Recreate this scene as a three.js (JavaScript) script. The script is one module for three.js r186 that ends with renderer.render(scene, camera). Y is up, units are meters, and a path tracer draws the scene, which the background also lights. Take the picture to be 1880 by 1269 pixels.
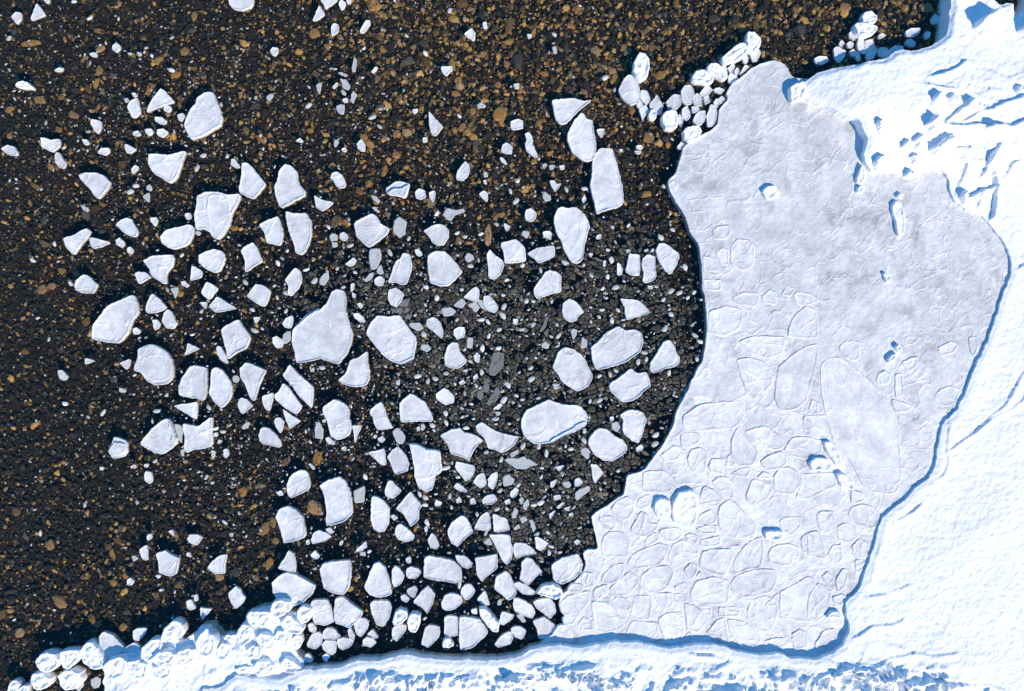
import * as THREE from 'three';

// ---------- camera, sky, sun, exposure ----------
const scene = new THREE.Scene();
const CAM_H = 13, PX = 0.01, CX = 940, CY = 634.5;          // one hundred survey units to the metre
const camera = new THREE.PerspectiveCamera(2 * Math.atan(CY * PX / CAM_H) * 180 / Math.PI, 1880 / 1269, 0.1, 400);
camera.position.set(0, CAM_H, 0); camera.up.set(0, 0, -1); camera.lookAt(0, 0, 0);
scene.add(camera);
const renderer = new THREE.WebGLRenderer({ antialias: true });
renderer.toneMapping = THREE.LinearToneMapping;
renderer.toneMappingExposure = 1.02;
renderer.shadowMap.enabled = true;
const sunDir = new THREE.Vector3(0.6 * Math.cos(0.70), Math.sin(0.70), 0.8 * Math.cos(0.70));
{
  const W = 256, H = 128, d = new Float32Array(W * H * 4);
  for (let j = 0; j < H; j++) for (let i = 0; i < W; i++) {
    const el = Math.max(0, ((j + 0.5) / H - 0.5) * 2), k = Math.pow(1 - el, 3), o = (j * W + i) * 4;   // clear winter air: paler at the horizon
    d[o] = 0.026 + 0.10 * k; d[o + 1] = 0.235 + 0.14 * k; d[o + 2] = 0.60 + 0.12 * k; d[o + 3] = 1;
  }
  const t = new THREE.DataTexture(d, W, H, THREE.RGBAFormat, THREE.FloatType);
  t.mapping = THREE.EquirectangularReflectionMapping; t.magFilter = THREE.LinearFilter; t.needsUpdate = true;
  scene.background = t; scene.environment = t;
}
const sun = new THREE.DirectionalLight(new THREE.Color().setRGB(1, 0.85, 0.64), 5.0);
sun.position.copy(sunDir).multiplyScalar(30); sun.castShadow = true; sun.shadow.mapSize.set(4096, 4096);
Object.assign(sun.shadow.camera, { left: -12, right: 12, top: 12, bottom: -12, near: 5, far: 60 });
scene.add(sun, sun.target);

// ---------- helpers ----------
let seed = 7;
const rnd = () => { seed = (seed * 1664525 + 1013904223) >>> 0; return seed / 4294967296; };
const hash = (x, y, s = 0) => { let h = (x * 374761393 + y * 668265263 + s * 974634607) | 0; h = Math.imul(h ^ (h >>> 13), 1274126177); h = Math.imul(h ^ (h >>> 16), 2246822519); return ((h ^ (h >>> 15)) >>> 0) / 4294967296; };
const noise = (x, y, s = 0) => {
  const i = Math.floor(x), j = Math.floor(y), a = x - i, b = y - j, u = a * a * a * (a * (a * 6 - 15) + 10), v = b * b * b * (b * (b * 6 - 15) + 10);
  return (hash(i, j, s) * (1 - u) + hash(i + 1, j, s) * u) * (1 - v) + (hash(i, j + 1, s) * (1 - u) + hash(i + 1, j + 1, s) * u) * v;
};
const fbm = (x, y, n, s = 0) => { let t = 0, a = 0.5, m = 0; for (let k = 0; k < n; k++) { t += a * noise(x, y, s + k); m += a; x = x * 2.03 + 17.3; y = y * 2.03 + 5.1; a *= 0.5; } return t / m; };
const cells = (x, y, s = 0) => {                              // nearest and second nearest scattered point
  const i = Math.floor(x), j = Math.floor(y); let f1 = 9, f2 = 9, id = 0;
  for (let b = -1; b < 2; b++) for (let a = -1; a < 2; a++) {
    const p = i + a, q = j + b, d = Math.hypot(p + hash(p, q, s) - x, q + hash(p, q, s + 1) - y);
    if (d < f1) { f2 = f1; f1 = d; id = hash(p, q, s + 2); } else if (d < f2) f2 = d;
  }
  return [f1, f2, id];
};
const clamp = (x, a = 0, b = 1) => Math.min(b, Math.max(a, x));
const sst = (a, b, x) => { const t = clamp((x - a) / (b - a)); return t * t * (3 - 2 * t); };
const wx = (px) => (px - CX) * PX, wz = (py) => (py - CY) * PX;
const TILE = { A: [0, 0], B: [400, 0], C: [800, 0], D: [0, 300], E: [400, 300], G: [800, 300], H: [0, 600], I: [400, 600], J: [800, 600], K: [0, 900], L: [400, 900], M: [800, 900], N: [1100, 0], O: [1480, 0], P: [1180, 300], Q: [1480, 300], R: [1180, 600], S: [1480, 600], T: [1080, 900], U: [1480, 900] };
const trace = (t, s) => s.trim().split(/\s+/).map((w) => { const [x, y] = w.split(',').map(Number), k = 'KLMTU'.includes(t) ? 3.44 : 3.965; return [TILE[t][0] + x / k, TILE[t][1] + y / k]; });
const inside = (P, x, y) => { let c = false; for (let i = 0, j = P.length - 1; i < P.length; j = i++) if ((P[i][1] > y) !== (P[j][1] > y) && x < (P[j][0] - P[i][0]) * (y - P[i][1]) / (P[j][1] - P[i][1]) + P[i][0]) c = !c; return c; };
const segD = (x, y, a, b) => { const ux = b[0] - a[0], uy = b[1] - a[1], t = clamp(((x - a[0]) * ux + (y - a[1]) * uy) / (ux * ux + uy * uy || 1)); return Math.hypot(x - a[0] - t * ux, y - a[1] - t * uy); };
const sdf = (P, x, y) => { let d = 1e9; for (let i = 0, j = P.length - 1; i < P.length; j = i++) d = Math.min(d, segD(x, y, P[j], P[i])); return inside(P, x, y) ? d : -d; };
const area = (P) => { let a = 0; for (let i = 0, j = P.length - 1; i < P.length; j = i++) a += P[j][0] * P[i][1] - P[i][0] * P[j][1]; return a / 2; };
function smooth(P, step) {                                    // closed spline through the points, evenly resampled
  const c = new THREE.CatmullRomCurve3(P.map(([x, y]) => new THREE.Vector3(x, y, 0)), true, 'catmullrom', 0.22);
  let L = 0; for (let i = 0, j = P.length - 1; i < P.length; j = i++) L += Math.hypot(P[i][0] - P[j][0], P[i][1] - P[j][1]);
  const n = Math.round(clamp(L / step, 9, 700)); c.arcLengthDivisions = P.length * 12;
  return c.getSpacedPoints(n).slice(0, n).map((v) => [v.x, v.y]);
}
const taken = new Map();
const numbered = (n) => { const k = taken.get(n) || 0; taken.set(n, k + 1); return k ? n + '_' + String(k).padStart(3, '0') : n; };
function put(name, geo, mat, parent = scene) {
  const m = new THREE.Mesh(geo, mat); m.name = parent === scene ? numbered(name) : name; m.castShadow = m.receiveShadow = true; parent.add(m); return m;
}
const setting = (m) => { m.userData.kind = 'structure'; return m; };

// ---------- textures (grain, creases, mottling) ----------
function texture(n, f, srgb) {
  const d = new Uint8Array(n * n * 4);
  for (let j = 0; j < n; j++) for (let i = 0; i < n; i++) { const v = f(i / n, j / n), o = (j * n + i) * 4; for (let k = 0; k < 3; k++) d[o + k] = clamp(Array.isArray(v) ? v[k] : v) * 255; d[o + 3] = 255; }
  const t = new THREE.DataTexture(d, n, n); t.wrapS = t.wrapT = THREE.RepeatWrapping; t.magFilter = THREE.LinearFilter; t.minFilter = THREE.LinearMipmapLinearFilter; t.generateMipmaps = true;
  if (srgb) t.colorSpace = THREE.SRGBColorSpace; t.needsUpdate = true; return t;
}
const crease = (x, y, s) => {                                 // thin wandering welts, broken here and there
  const a = x + 1.6 * (fbm(x * 0.8, y * 0.8, 3, s) - 0.5), b = y + 1.6 * (fbm(x * 0.8, y * 0.8, 3, s + 9) - 0.5), [f1, f2] = cells(a, b, s + 20);
  return Math.exp(-Math.pow((f2 - f1) / 0.045, 2)) * sst(0.45, 0.6, noise(x * 1.3, y * 1.3, s + 30));
};
const pmod = (a, n) => ((a % n) + n) % n;
const pn = (u, v, f, s) => {                                  // the same noises, closing on themselves so that the pattern tiles
  const x = u * f, y = v * f, i = Math.floor(x), j = Math.floor(y), a = x - i, b = y - j, p = a * a * (3 - 2 * a), q = b * b * (3 - 2 * b), H = (m, n) => hash(pmod(m, f), pmod(n, f), s);
  return (H(i, j) * (1 - p) + H(i + 1, j) * p) * (1 - q) + (H(i, j + 1) * (1 - p) + H(i + 1, j + 1) * p) * q;
};
const pf = (u, v, f, n, s) => { let t = 0, w = 0.5, m = 0; for (let k = 0; k < n; k++) { t += w * pn(u, v, f, s + k); m += w; f *= 2; w *= 0.5; } return t / m; };
const pcrease = (u, v, f, s) => {
  const x = u * f + 1.5 * (pf(u, v, f, 3, s) - 0.5), y = v * f + 1.5 * (pf(u, v, f, 3, s + 9) - 0.5), i = Math.floor(x), j = Math.floor(y); let f1 = 9, f2 = 9;
  for (let b = -1; b < 2; b++) for (let a = -1; a < 2; a++) { const p = i + a, q = j + b, P = pmod(p, f), R = pmod(q, f), d = Math.hypot(p + hash(P, R, s + 20) - x, q + hash(P, R, s + 21) - y); if (d < f1) { f2 = f1; f1 = d; } else if (d < f2) f2 = d; }
  return Math.exp(-Math.pow((f2 - f1) / 0.045, 2)) * sst(0.45, 0.62, pn(u, v, f + 3, s + 30));
};
const UVM = 6, NT = 1280, welts = new Float32Array(NT * NT);
const iceBump = texture(NT, (u, v) => { const c = pcrease(u, v, 13, 1) + 0.5 * pcrease(u, v, 31, 5); welts[Math.round(v * NT) * NT + Math.round(u * NT)] = c; return 0.3 + 0.30 * c + 0.30 * (pf(u, v, 40, 4, 60) - 0.3) + 0.08 * pn(u, v, 330, 70) - 0.10 * sst(0.78, 0.88, pn(u, v, 90, 77)); });
const iceTone = texture(NT, (u, v) => { const g = 0.87 + 0.18 * (pf(u, v, 21, 5, 90) - 0.5) + 0.12 * (pf(u, v, 90, 3, 95) - 0.5) + 0.05 * welts[Math.round(v * NT) * NT + Math.round(u * NT)]; return [g - 0.006, g, g + 0.012]; }, true);
const snowBump = texture(1024, (u, v) => 0.6 * pf(u, v, 105, 4, 110) + 0.25 * pn(u, v, 220, 120) + 0.15 * pn(u, v, 500, 130));
const stoneTone = texture(512, (u, v) => { const g = 0.72 + 0.5 * (pf(u, v, 24, 4, 140) - 0.5) + 0.25 * (pn(u, v, 150, 150) - 0.5); return [g, g, g]; }, true);
const siltTone = texture(1024, (u, v) => { const a = pf(u, v, 30, 5, 160), b = pn(u, v, 260, 170), g = 0.17 + 0.22 * (a - 0.35) + 0.12 * (b - 0.5); return [g * 1.06, g * 0.97, g * 0.82]; }, true);
const rippleBump = texture(512, (u, v) => pf(u, v, 24, 4, 180));

const rgb = (r, g, b) => new THREE.Color().setRGB(r, g, b);
const std = (o) => new THREE.MeshStandardMaterial(o), phy = (o) => new THREE.MeshPhysicalMaterial(o);
const M = {
  ice: [0.99, 0.94, 1.03].map((k) => std({ color: rgb(0.90 * k, 0.915 * k, 0.945 * k), map: iceTone, bumpMap: iceBump, bumpScale: 0.020, roughness: 0.62 })),
  snowy: std({ color: rgb(0.87, 0.89, 0.92), bumpMap: snowBump, bumpScale: 0.010, roughness: 0.9 }),
  bank: std({ color: rgb(0.87, 0.89, 0.92), bumpMap: snowBump, bumpScale: 0.014, roughness: 0.95 }),
  sheet: std({ color: 0xffffff, vertexColors: true, map: iceTone, bumpMap: iceBump, bumpScale: 0.022, roughness: 0.6 }),
  plate: [1, 0.965, 1.03].map((k) => std({ color: rgb(0.935 * k, 0.95 * k, 0.975 * k), map: iceTone, bumpMap: iceBump, bumpScale: 0.018, roughness: 0.62 })),
  grey: phy({ color: rgb(0.62, 0.66, 0.70), bumpMap: iceBump, bumpScale: 0.01, roughness: 0.75, transmission: 0.32, thickness: 0 }),
  dull: phy({ color: rgb(0.30, 0.32, 0.33), bumpMap: iceBump, bumpScale: 0.01, roughness: 0.7, transmission: 0.5, thickness: 0 }),
  blue: std({ color: rgb(0.42, 0.68, 0.86), bumpMap: iceBump, bumpScale: 0.012, roughness: 0.4 }),
  brash: std({ color: 0xffffff, roughness: 0.6 }),
  slush: phy({ color: 0xffffff, vertexColors: true, roughness: 0.75, transmission: 0.30, thickness: 0 }),
  gravel: std({ color: 0xffffff, roughness: 0.85 }),
  silt: std({ color: rgb(0.36, 0.31, 0.25), map: siltTone, bumpMap: stoneTone, bumpScale: 0.02, roughness: 1 }),
  water: phy({ color: rgb(0.90, 0.87, 0.80), roughness: 0.03, transmission: 1, thickness: 0, ior: 1.333, bumpMap: rippleBump, bumpScale: 0.012, side: THREE.DoubleSide }),
  stones: [[0.36, 0.20, 0.065], [0.30, 0.19, 0.09], [0.40, 0.26, 0.15], [0.045, 0.045, 0.045], [0.16, 0.10, 0.05]].map(([r, g, b]) => std({ color: rgb(r * 1.9, g * 1.9, b * 1.9), map: stoneTone, bumpMap: stoneTone, bumpScale: 0.006, roughness: 0.8 })),
};

// ---------- outlines of the setting ----------
const bankRaw = '1466,166 1480,151 1493,137 1525,124 1556,119 1581,115 1606,110 1631,106 1645,95 1656,88 1676,92 1697,90 1712,82 1727,76 1742,62 1746,40 1757,-60 1822,-60 1830,0 1845,8 1855,1 1862,2 1868,15 1866,26 1880,22 1900,-10 1930,-200 2120,-200 2120,1480 330,1480 362,1275 400,1266 430,1243 460,1246 490,1252 520,1250 535,1240 557,1233 603,1230 633,1226 650,1215 690,1216 735,1204 770,1209 800,1212 887,1214 940,1210 980,1194 1021,1186 1067,1191 1080,1189 1126,1182 1176,1183 1231,1192 1283,1186 1312,1185 1356,1198 1405,1205 1423,1200 1452,1210 1480,1212 1494,1216 1524,1205 1547,1190 1564,1159 1558,1135 1551,1112 1561,1100 1579,1086 1590,1051 1602,1016 1614,975 1622,952 1643,935 1666,915 1682,898 1712,875 1721,840 1725,817 1732,779 1757,756 1775,721 1788,683 1803,653 1819,615 1838,560 1856,509 1860,482 1846,444 1815,408 1806,397 1790,390 1762,378 1755,371 1745,348 1745,323 1732,311 1707,308 1682,324 1657,324 1640,313 1601,315 1588,288 1596,265 1593,240 1578,214 1563,212 1525,192 1480,182'.split(' ').map((w) => w.split(',').map(Number));
const bankTop = (x, y) => 0.118 + 0.262 * sst(360, 200, y) * sst(1440, 1580, x) + 0.10 * sst(1080, 1190, y) * sst(1660, 1480, x);
const pull = ([x, y], h) => { const k = 1 - h / CAM_H; return [CX + (x - CX) * k, CY + (y - CY) * k]; };
const BANK = smooth(bankRaw.map((p) => pull(p, bankTop(...p))), 14);
const SHELF = '186,1290 188,1240 196,1215 215,1206 240,1203 262,1192 276,1180 300,1168 330,1181 352,1168 365,1152 384,1150 402,1172 425,1168 436,1160 446,1146 452,1127 478,1118 500,1114 520,1125 545,1128 556,1138 552,1158 536,1166 533,1190 545,1206 556,1216 556,1236 520,1262 430,1262 370,1330 350,1480 150,1480 170,1330'.split(' ').map((w) => pull(w.split(',').map(Number), 0.12));
const SHEET = '1241,319 1251,280 1261,265 1282,252 1302,242 1317,227 1319,202 1335,184 1332,174 1342,156 1357,146 1377,129 1403,116 1420,113 1438,121 1451,141 1463,145 1490,150 1560,190 1640,240 1720,280 1790,330 1860,390 1890,470 1870,560 1840,640 1800,740 1760,800 1740,880 1690,930 1640,970 1620,1050 1590,1110 1590,1170 1550,1225 1480,1232 1400,1226 1300,1206 1200,1204 1130,1200 1080,1206 1045,1204 1000,1206 992,1180 1010,1166 1032,1152 1040,1140 1034,1124 1026,1108 1033,1090 1044,1078 1063,1057 1075,1037 1070,1015 1079,1007 1096,1007 1091,976 1086,947 1120,923 1145,905 1152,872 1180,863 1205,832 1218,814 1235,782 1243,751 1253,731 1268,701 1278,678 1290,658 1295,625 1296,585 1293,552 1287,522 1287,487 1281,451 1268,431 1256,398 1240,373 1227,348 1225,333 1237,323'.split(' ').map((w) => w.split(',').map(Number)), SHEET0 = smooth(SHEET, 6);
const bedDepth = (x, y) => 0.075 + 0.105 * sst(60, 620, Math.hypot((x - 1560) * 0.75, y - 10));

function grid(x0, x1, y0, y1, st, dist, height, foot, colour) {     // relief mesh over the part of a field that lies inside an outline, walled down to its foot
  const nx = Math.round((x1 - x0) / st) + 1, ny = Math.round((y1 - y0) / st) + 1, id = new Int32Array(nx * ny).fill(-1), D = new Float32Array(nx * ny);
  const q = 8, mx = Math.ceil(nx / q) + 1, my = Math.ceil(ny / q) + 1, Q = new Float32Array(mx * my);
  for (let j = 0; j < my; j++) for (let i = 0; i < mx; i++) Q[j * mx + i] = dist(x0 + i * q * st, y0 + j * q * st);
  for (let j = 0; j < ny; j++) for (let i = 0; i < nx; i++) {
    const I = i / q | 0, J = j / q | 0, k = J * mx + I, c = [Q[k], Q[k + 1], Q[k + mx], Q[k + mx + 1]], u = i / q - I, v = j / q - J;
    D[j * nx + i] = Math.min(...c) > q * st * 2 + 12 || Math.max(...c) < -q * st * 2 - 12 ? (c[0] * (1 - u) + c[1] * u) * (1 - v) + (c[2] * (1 - u) + c[3] * u) * v : dist(x0 + i * st, y0 + j * st);
  }
  const pos = [], uv = [], col = [], idx = [];
  const at = (k) => {
    if (id[k] >= 0) return id[k];
    let x = x0 + (k % nx) * st, y = y0 + Math.floor(k / nx) * st, h;
    if (D[k] <= 0) { const gx = dist(x + 0.6, y) - dist(x - 0.6, y), gy = dist(x, y + 0.6) - dist(x, y - 0.6), l = Math.hypot(gx, gy) || 1, m = Math.min(st * 1.3, -D[k]); x += gx / l * m; y += gy / l * m; }
    h = height(x, y, Math.max(0, D[k]));
    pos.push(wx(x), h, wz(y)); uv.push(x * PX / UVM, y * PX / UVM); if (colour) col.push(...colour(x, y));
    return (id[k] = pos.length / 3 - 1);
  };
  for (let j = 0; j < ny - 1; j++) for (let i = 0; i < nx - 1; i++) {
    const a = j * nx + i, b = a + 1, c = a + nx, d = c + 1;
    if (Math.max(D[a], D[b], D[c], D[d]) <= 0) continue;
    const A = at(a), B = at(b), C = at(c), E = at(d); idx.push(A, C, B, B, C, E);
  }
  const once = new Map(), key = (a, b) => Math.min(a, b) * 4194304 + Math.max(a, b);                      // the rim of the top, walled down to the foot
  for (let i = 0; i < idx.length; i += 3) for (let e = 0; e < 3; e++) { const a = idx[i + e], b = idx[i + (e + 1) % 3], k = key(a, b); once.has(k) ? once.set(k, null) : once.set(k, [a, b]); }
  const low = new Map(), under = (a) => { if (!low.has(a)) { low.set(a, pos.length / 3 + 1); for (const y of [pos[a * 3 + 1], foot]) { pos.push(pos[a * 3], y, pos[a * 3 + 2]); uv.push(uv[a * 2] + (y === foot ? 0.05 : 0), uv[a * 2 + 1]); if (colour) col.push(col[a * 3], col[a * 3 + 1], col[a * 3 + 2]); } } return low.get(a); };
  for (const e of once.values()) if (e) { const c = under(e[0]), d = under(e[1]); idx.push(d - 1, c - 1, c, d - 1, c, d); }
  const g = new THREE.BufferGeometry();
  g.setAttribute('position', new THREE.Float32BufferAttribute(pos, 3)); g.setAttribute('uv', new THREE.Float32BufferAttribute(uv, 2));
  if (colour) g.setAttribute('color', new THREE.Float32BufferAttribute(col, 3));
  g.setIndex(idx); g.computeVertexNormals(); return g;
}
const wobble = (P, s, a) => (x, y) => sdf(P, x, y) + a * (fbm(x / 13, y / 13, 3, s) - 0.5);

// ---------- lakebed and water ----------
{
  const g = new THREE.PlaneGeometry(90, 90, 220, 220); g.rotateX(-Math.PI / 2);
  const p = g.attributes.position, u = g.attributes.uv;
  for (let i = 0; i < p.count; i++) { const x = p.getX(i) / PX + CX, y = p.getZ(i) / PX + CY; p.setY(i, -bedDepth(x, y) - 0.03 + 0.04 * (fbm(x / 60, y / 60, 3, 200) - 0.5)); u.setXY(i, p.getX(i) / 5, p.getZ(i) / 5); }
  g.computeVertexNormals(); setting(put('lakebed', g, M.silt));
  const w = new THREE.PlaneGeometry(90, 90); w.rotateX(-Math.PI / 2); const v = w.attributes.uv; for (let i = 0; i < 4; i++) v.setXY(i, v.getX(i) * 60, v.getY(i) * 60);
  const m = setting(put('water', w, M.water)); m.castShadow = false;
}

// ---------- snow bank ----------
const pits = [[1770, 36, 26, 15, 0.2, 0.30], [1862, 44, 14, 30, 0.6, 0.26], [1679, 222, 8, 18, 0, 0.2], [1689, 182, 5, 9, 0, 0.16], [1747, 193, 12, 5, 0, 0.12], [1714, 187, 5, 4, 0, 0.08], [1705, 262, 9, 22, 0.6, 0.2], [1586, 226, 5, 15, -0.4, 0.12], [1664, 255, 6, 9, 0, 0.12], [1641, 264, 4, 10, 0, 0.1], [1596, 292, 8, 8, 0, 0.13], [1661, 287, 6, 5, 0, 0.1], [1651, 312, 4, 12, 0, 0.12], [1747, 345, 6, 24, -0.2, 0.14], [1782, 72, 6, 3, 0, 0.06], [1834, 174, 5, 5, 0, 0.08], [1872, 170, 4, 8, 0, 0.07], [352, 1256, 5, 3, 0, 0.08], [1865, 954, 5, 4, 0, 0.05], [1800, 1254, 6, 3, 0, 0.05]];
const cracks = [['O', '1250,960 1300,945 1390,960 1480,915 1620,870', 7, 0.16], ['O', '950,945 1050,955 1150,940 1250,965', 3.5, 0.1], ['O', '1230,840 1320,800 1420,765', 3.5, 0.07], ['O', '840,600 950,570 1030,520', 3.5, 0.06], ['O', '990,1110 1060,1095 1120,1100', 3, 0.06], ['O', '1410,1270 1430,1210 1500,1180 1600,1170', 2.5, 0.05], ['O', '1245,1240 1265,1150 1300,1110', 4, 0.08], ['O', '820,670 880,680 960,695', 2.5, 0.05], ['O', '950,900 1000,850 1040,825', 3, 0.06], ['O', '1060,920 1110,890', 3, 0.05], ['Q', '1090,130 1108,55', 3, 0.07], ['Q', '1170,240 1230,205 1300,185', 4, 0.08], ['Q', '1228,225 1222,300', 2.5, 0.05], ['Q', '1310,115 1335,180 1330,280 1315,380', 4, 0.09], ['Q', '1240,70 1262,-10', 4, 0.08], ['Q', '1586,700 1540,740', 3, 0.05],
  ['S', '1590,240 1500,400 1420,550 1330,630 1250,700 1190,750', 2.6, 0.05], ['S', '1586,400 1540,520 1450,590 1330,650 1190,760 1020,880', 2.6, 0.045], ['U', '380,650 500,630 600,590', 2.5, 0.05], ['U', '300,890 400,830 520,825 570,800', 3, 0.06], ['U', '150,1055 290,1090 410,1075 520,1030 660,1000 760,1015 900,1000', 2.6, 0.05], ['U', '590,160 650,120 700,70', 4, 0.07], ['U', '280,1085 320,1030 330,1000', 2.4, 0.04], ['U', '450,935 560,960 640,1000', 2, 0.04], ['U', '540,1170 700,1180 950,1195 1130,1195 1200,1225', 3, 0.05], ['T', '660,1000 760,1005 860,1045 760,1090', 3.5, 0.05], ['N', '1480,150 1500,600', 0, 0],
  ['O', '330,520 360,500 380,450', 2.2, 0.04], ['O', '280,760 330,810', 2.5, 0.04], ['S', '1005,720 990,860 1000,980 970,1060 880,1130', 2.4, 0.04], ['U', '470,230 440,330 400,470 380,560', 2.4, 0.04]].filter((c) => c[2]).map(([t, s, w, d]) => ({ P: trace(t, s), w, d: 'SU'.includes(t) ? d * 0.45 : d * 0.9 }));
for (const c of cracks) c.box = [Math.min(...c.P.map((p) => p[0])) - 24, Math.max(...c.P.map((p) => p[0])) + 24, Math.min(...c.P.map((p) => p[1])) - 24, Math.max(...c.P.map((p) => p[1])) + 24];
function bankHeight(x, y, d) {
  const h0 = bankTop(x, y), e = d;
  let h = h0 * (0.88 + 0.12 * sst(0, 9, e));
  h += 0.06 * sst(10, 220, d) + 0.08 * (fbm(x / 95, y / 95, 3, 220) - 0.5) * sst(4, 50, d);
  const fine = fbm(x / 6.5, y / 6.5, 2, 230) - 0.5, ripple = fbm(x / 26 + 3 * noise(x / 60, y / 60, 8), y / 9, 3, 240) - 0.5;
  h += (0.016 * fine + 0.012 * ripple) * sst(4, 14, d);
  // rubble thrown up along the lower berm, and the hummocky corner above the sheet
  const low = sst(1196, 1236, y - 8 * (noise(x / 60, 3, 5) - 0.5) + 10 * sst(640, 420, x)) * sst(1790, 1690, x) * sst(14, 32, d) * 0.88;
  const hum = sst(1655, 1700, x) * sst(120, 165, y) * sst(345, 300, y) * sst(7, 16, d) * 0.20;
  const rub = Math.max(low, hum);
  if (rub > 0.01) {
    const ax = x + 10 * (fbm(x / 20, y / 20, 3, 250) - 0.5), ay = y + 10 * (fbm(x / 20, y / 20, 3, 255) - 0.5), sc = 0.7 + 0.7 * noise(x / 120, y / 70, 257);
    const [f1, f2, id] = cells(ax / 34 * sc, ay / 23 * sc, 260), [g1, , gi] = cells(ax / 13, ay / 9.5, 270);
    const open = sst(0.38, 0.5, fbm(x / 70, y / 45, 2, 262)), pick = fbm(ax / 42, ay / 25, 3, 265), lump = fbm(ax / 25, ay / 16, 3, 267);
    h += rub * (0.10 * Math.sqrt(clamp(1 - f1 * f1 * 2.4)) * (id > 0.5 ? id * open : 0) + 0.09 * (lump - 0.5) + 0.085 * sst(0.515, 0.54, pick) * open + 0.05 * sst(0.60, 0.625, lump) + 0.022 * Math.sqrt(clamp(1 - g1 * g1 * 2.2)) * (gi > 0.72 ? 1 : 0));
  }
  if (x > 1400 && y < 480 || y > 1220) for (const [px, py, a, b, r, dep] of pits) {
    const ux = x - px, uy = y - py; if (Math.abs(ux) > 75 || Math.abs(uy) > 75) continue;       // a drift that breaks off steeply towards the shaded side
    const along = 0.6 * ux + 0.8 * uy, across = -0.8 * ux + 0.6 * uy, ra = Math.hypot(a * Math.cos(r) * 0.6 + a * Math.sin(r) * 0.8, b * Math.cos(r) * 0.8 - b * Math.sin(r) * 0.6), rc = a * b / ra;
    const u = along - ra * 0.75 + 7 * (fbm(x / 8, y / 8, 3, 280) - 0.5), v = Math.abs(across + 8 * (fbm(x / 10, y / 10, 2, 282) - 0.5)) / (rc * 1.15);
    h += dep * 0.75 * sst(-1, 1.5, u) * sst(34, 5, u) * sst(1.25, 0.75, v) - dep * 0.15 * sst(1.5, -1, u) * sst(-2.4 * ra, -1.2 * ra, u) * sst(1.3, 0.8, v);
  }
  for (const c of cracks) {
    if (x < c.box[0] || x > c.box[1] || y < c.box[2] || y > c.box[3]) continue;
    let q = 1e9, sd = 1; for (let i = 1; i < c.P.length; i++) { const A = c.P[i - 1], B = c.P[i], t = segD(x, y, A, B); if (t < q) { q = t; const nx = -(B[1] - A[1]), ny = B[0] - A[0]; sd = Math.sign((nx * (x - A[0]) + ny * (y - A[1])) * (nx * 0.6 + ny * 0.8)); } }
    const k = 0.3 + 1.2 * noise(x / 24, y / 24, 285), w = c.w * 0.55 * k, z = sd * q + 2.5 * (fbm(x / 7, y / 7, 2, 288) - 0.5);
    h += c.d * k * (0.8 * sst(-0.6, 1.6, z) * sst(13 + c.w, 3, z) - 0.35 * sst(w + 1, w * 0.3, Math.abs(z)));
  }
  return Math.max(h, 0.085);
}
{
  const bank = setting(put('snow_bank', grid(330, 2080, -170, 1450, 2.25, wobble(BANK, 210, 6), bankHeight, -0.1), M.bank));
  bank.userData.label = 'bright wind-packed snow bank along the right and lower shore'; bank.userData.category = 'snow bank';
}
const shelfTop = (x, y, d) => { return 0.07 + 0.08 * sst(2, 40, d) + 0.06 * (fbm(x / 16, y / 16, 3, 310) - 0.5) + 0.03 * (fbm(x / 6, y / 6, 2, 320) - 0.5); };
{
  const s = setting(put('snow_shelf', grid(150, 580, 1090, 1440, 2.25, wobble(SHELF, 300, 5), shelfTop, -0.2), M.bank));
  s.userData.label = 'low snow shelf studded with round ice cakes, lower left shore'; s.userData.category = 'snow shelf';
  const far = new THREE.Group(); far.name = 'snow_plain'; far.userData.kind = 'structure'; scene.add(far);
  for (const [x0, x1, z0, z1] of [[11, 45, -45, 45], [-7, 11, 8, 45]]) { const g = new THREE.PlaneGeometry(x1 - x0, z1 - z0, 20, 20); g.rotateX(-Math.PI / 2); g.translate((x0 + x1) / 2, 0.16, (z0 + z1) / 2); put('snow_field', g, M.bank, far); }
}

// ---------- frozen ice sheet with the plates cemented in it ----------
const sheetMesh = put('ice_sheet', grid(985, 1900, 100, 1240, 2.2, wobble(SHEET0, 330, 4), (x, y, d) => {
  const c = crease(x / 62, y / 62, 340) + 0.8 * crease(x / 33, y / 33, 345) + 0.6 * crease(x / 20, y / 20, 350);
  return 0.052 + 0.010 * sst(5, 1, d) + 0.010 * c * sst(5, 12, d) + 0.008 * (fbm(x / 40, y / 40, 3, 360) - 0.5) + 0.007 * (fbm(x / 8, y / 8, 2, 370) - 0.5);
}, -0.13, (x, y) => {                                                // thin grey ice, whiter where the cakes are packed
  const white = sst(560, 860, y + 0.25 * (1700 - x) + 220 * (fbm(x / 90, y / 90, 3, 380) - 0.5)) * 0.09, g = 0.865 + white * 1.3 + 0.17 * (fbm(x / 55, y / 55, 5, 390) - 0.5) - 0.20 * sst(0.60, 0.78, fbm(x / 30, y / 34, 5, 395)); return [g * 0.965, g * 0.98, g * 1.02];
}), M.sheet);
sheetMesh.userData = { label: 'broad grey-white sheet of frozen-together ice plates against the snow bank', category: 'ice sheet' };

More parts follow.
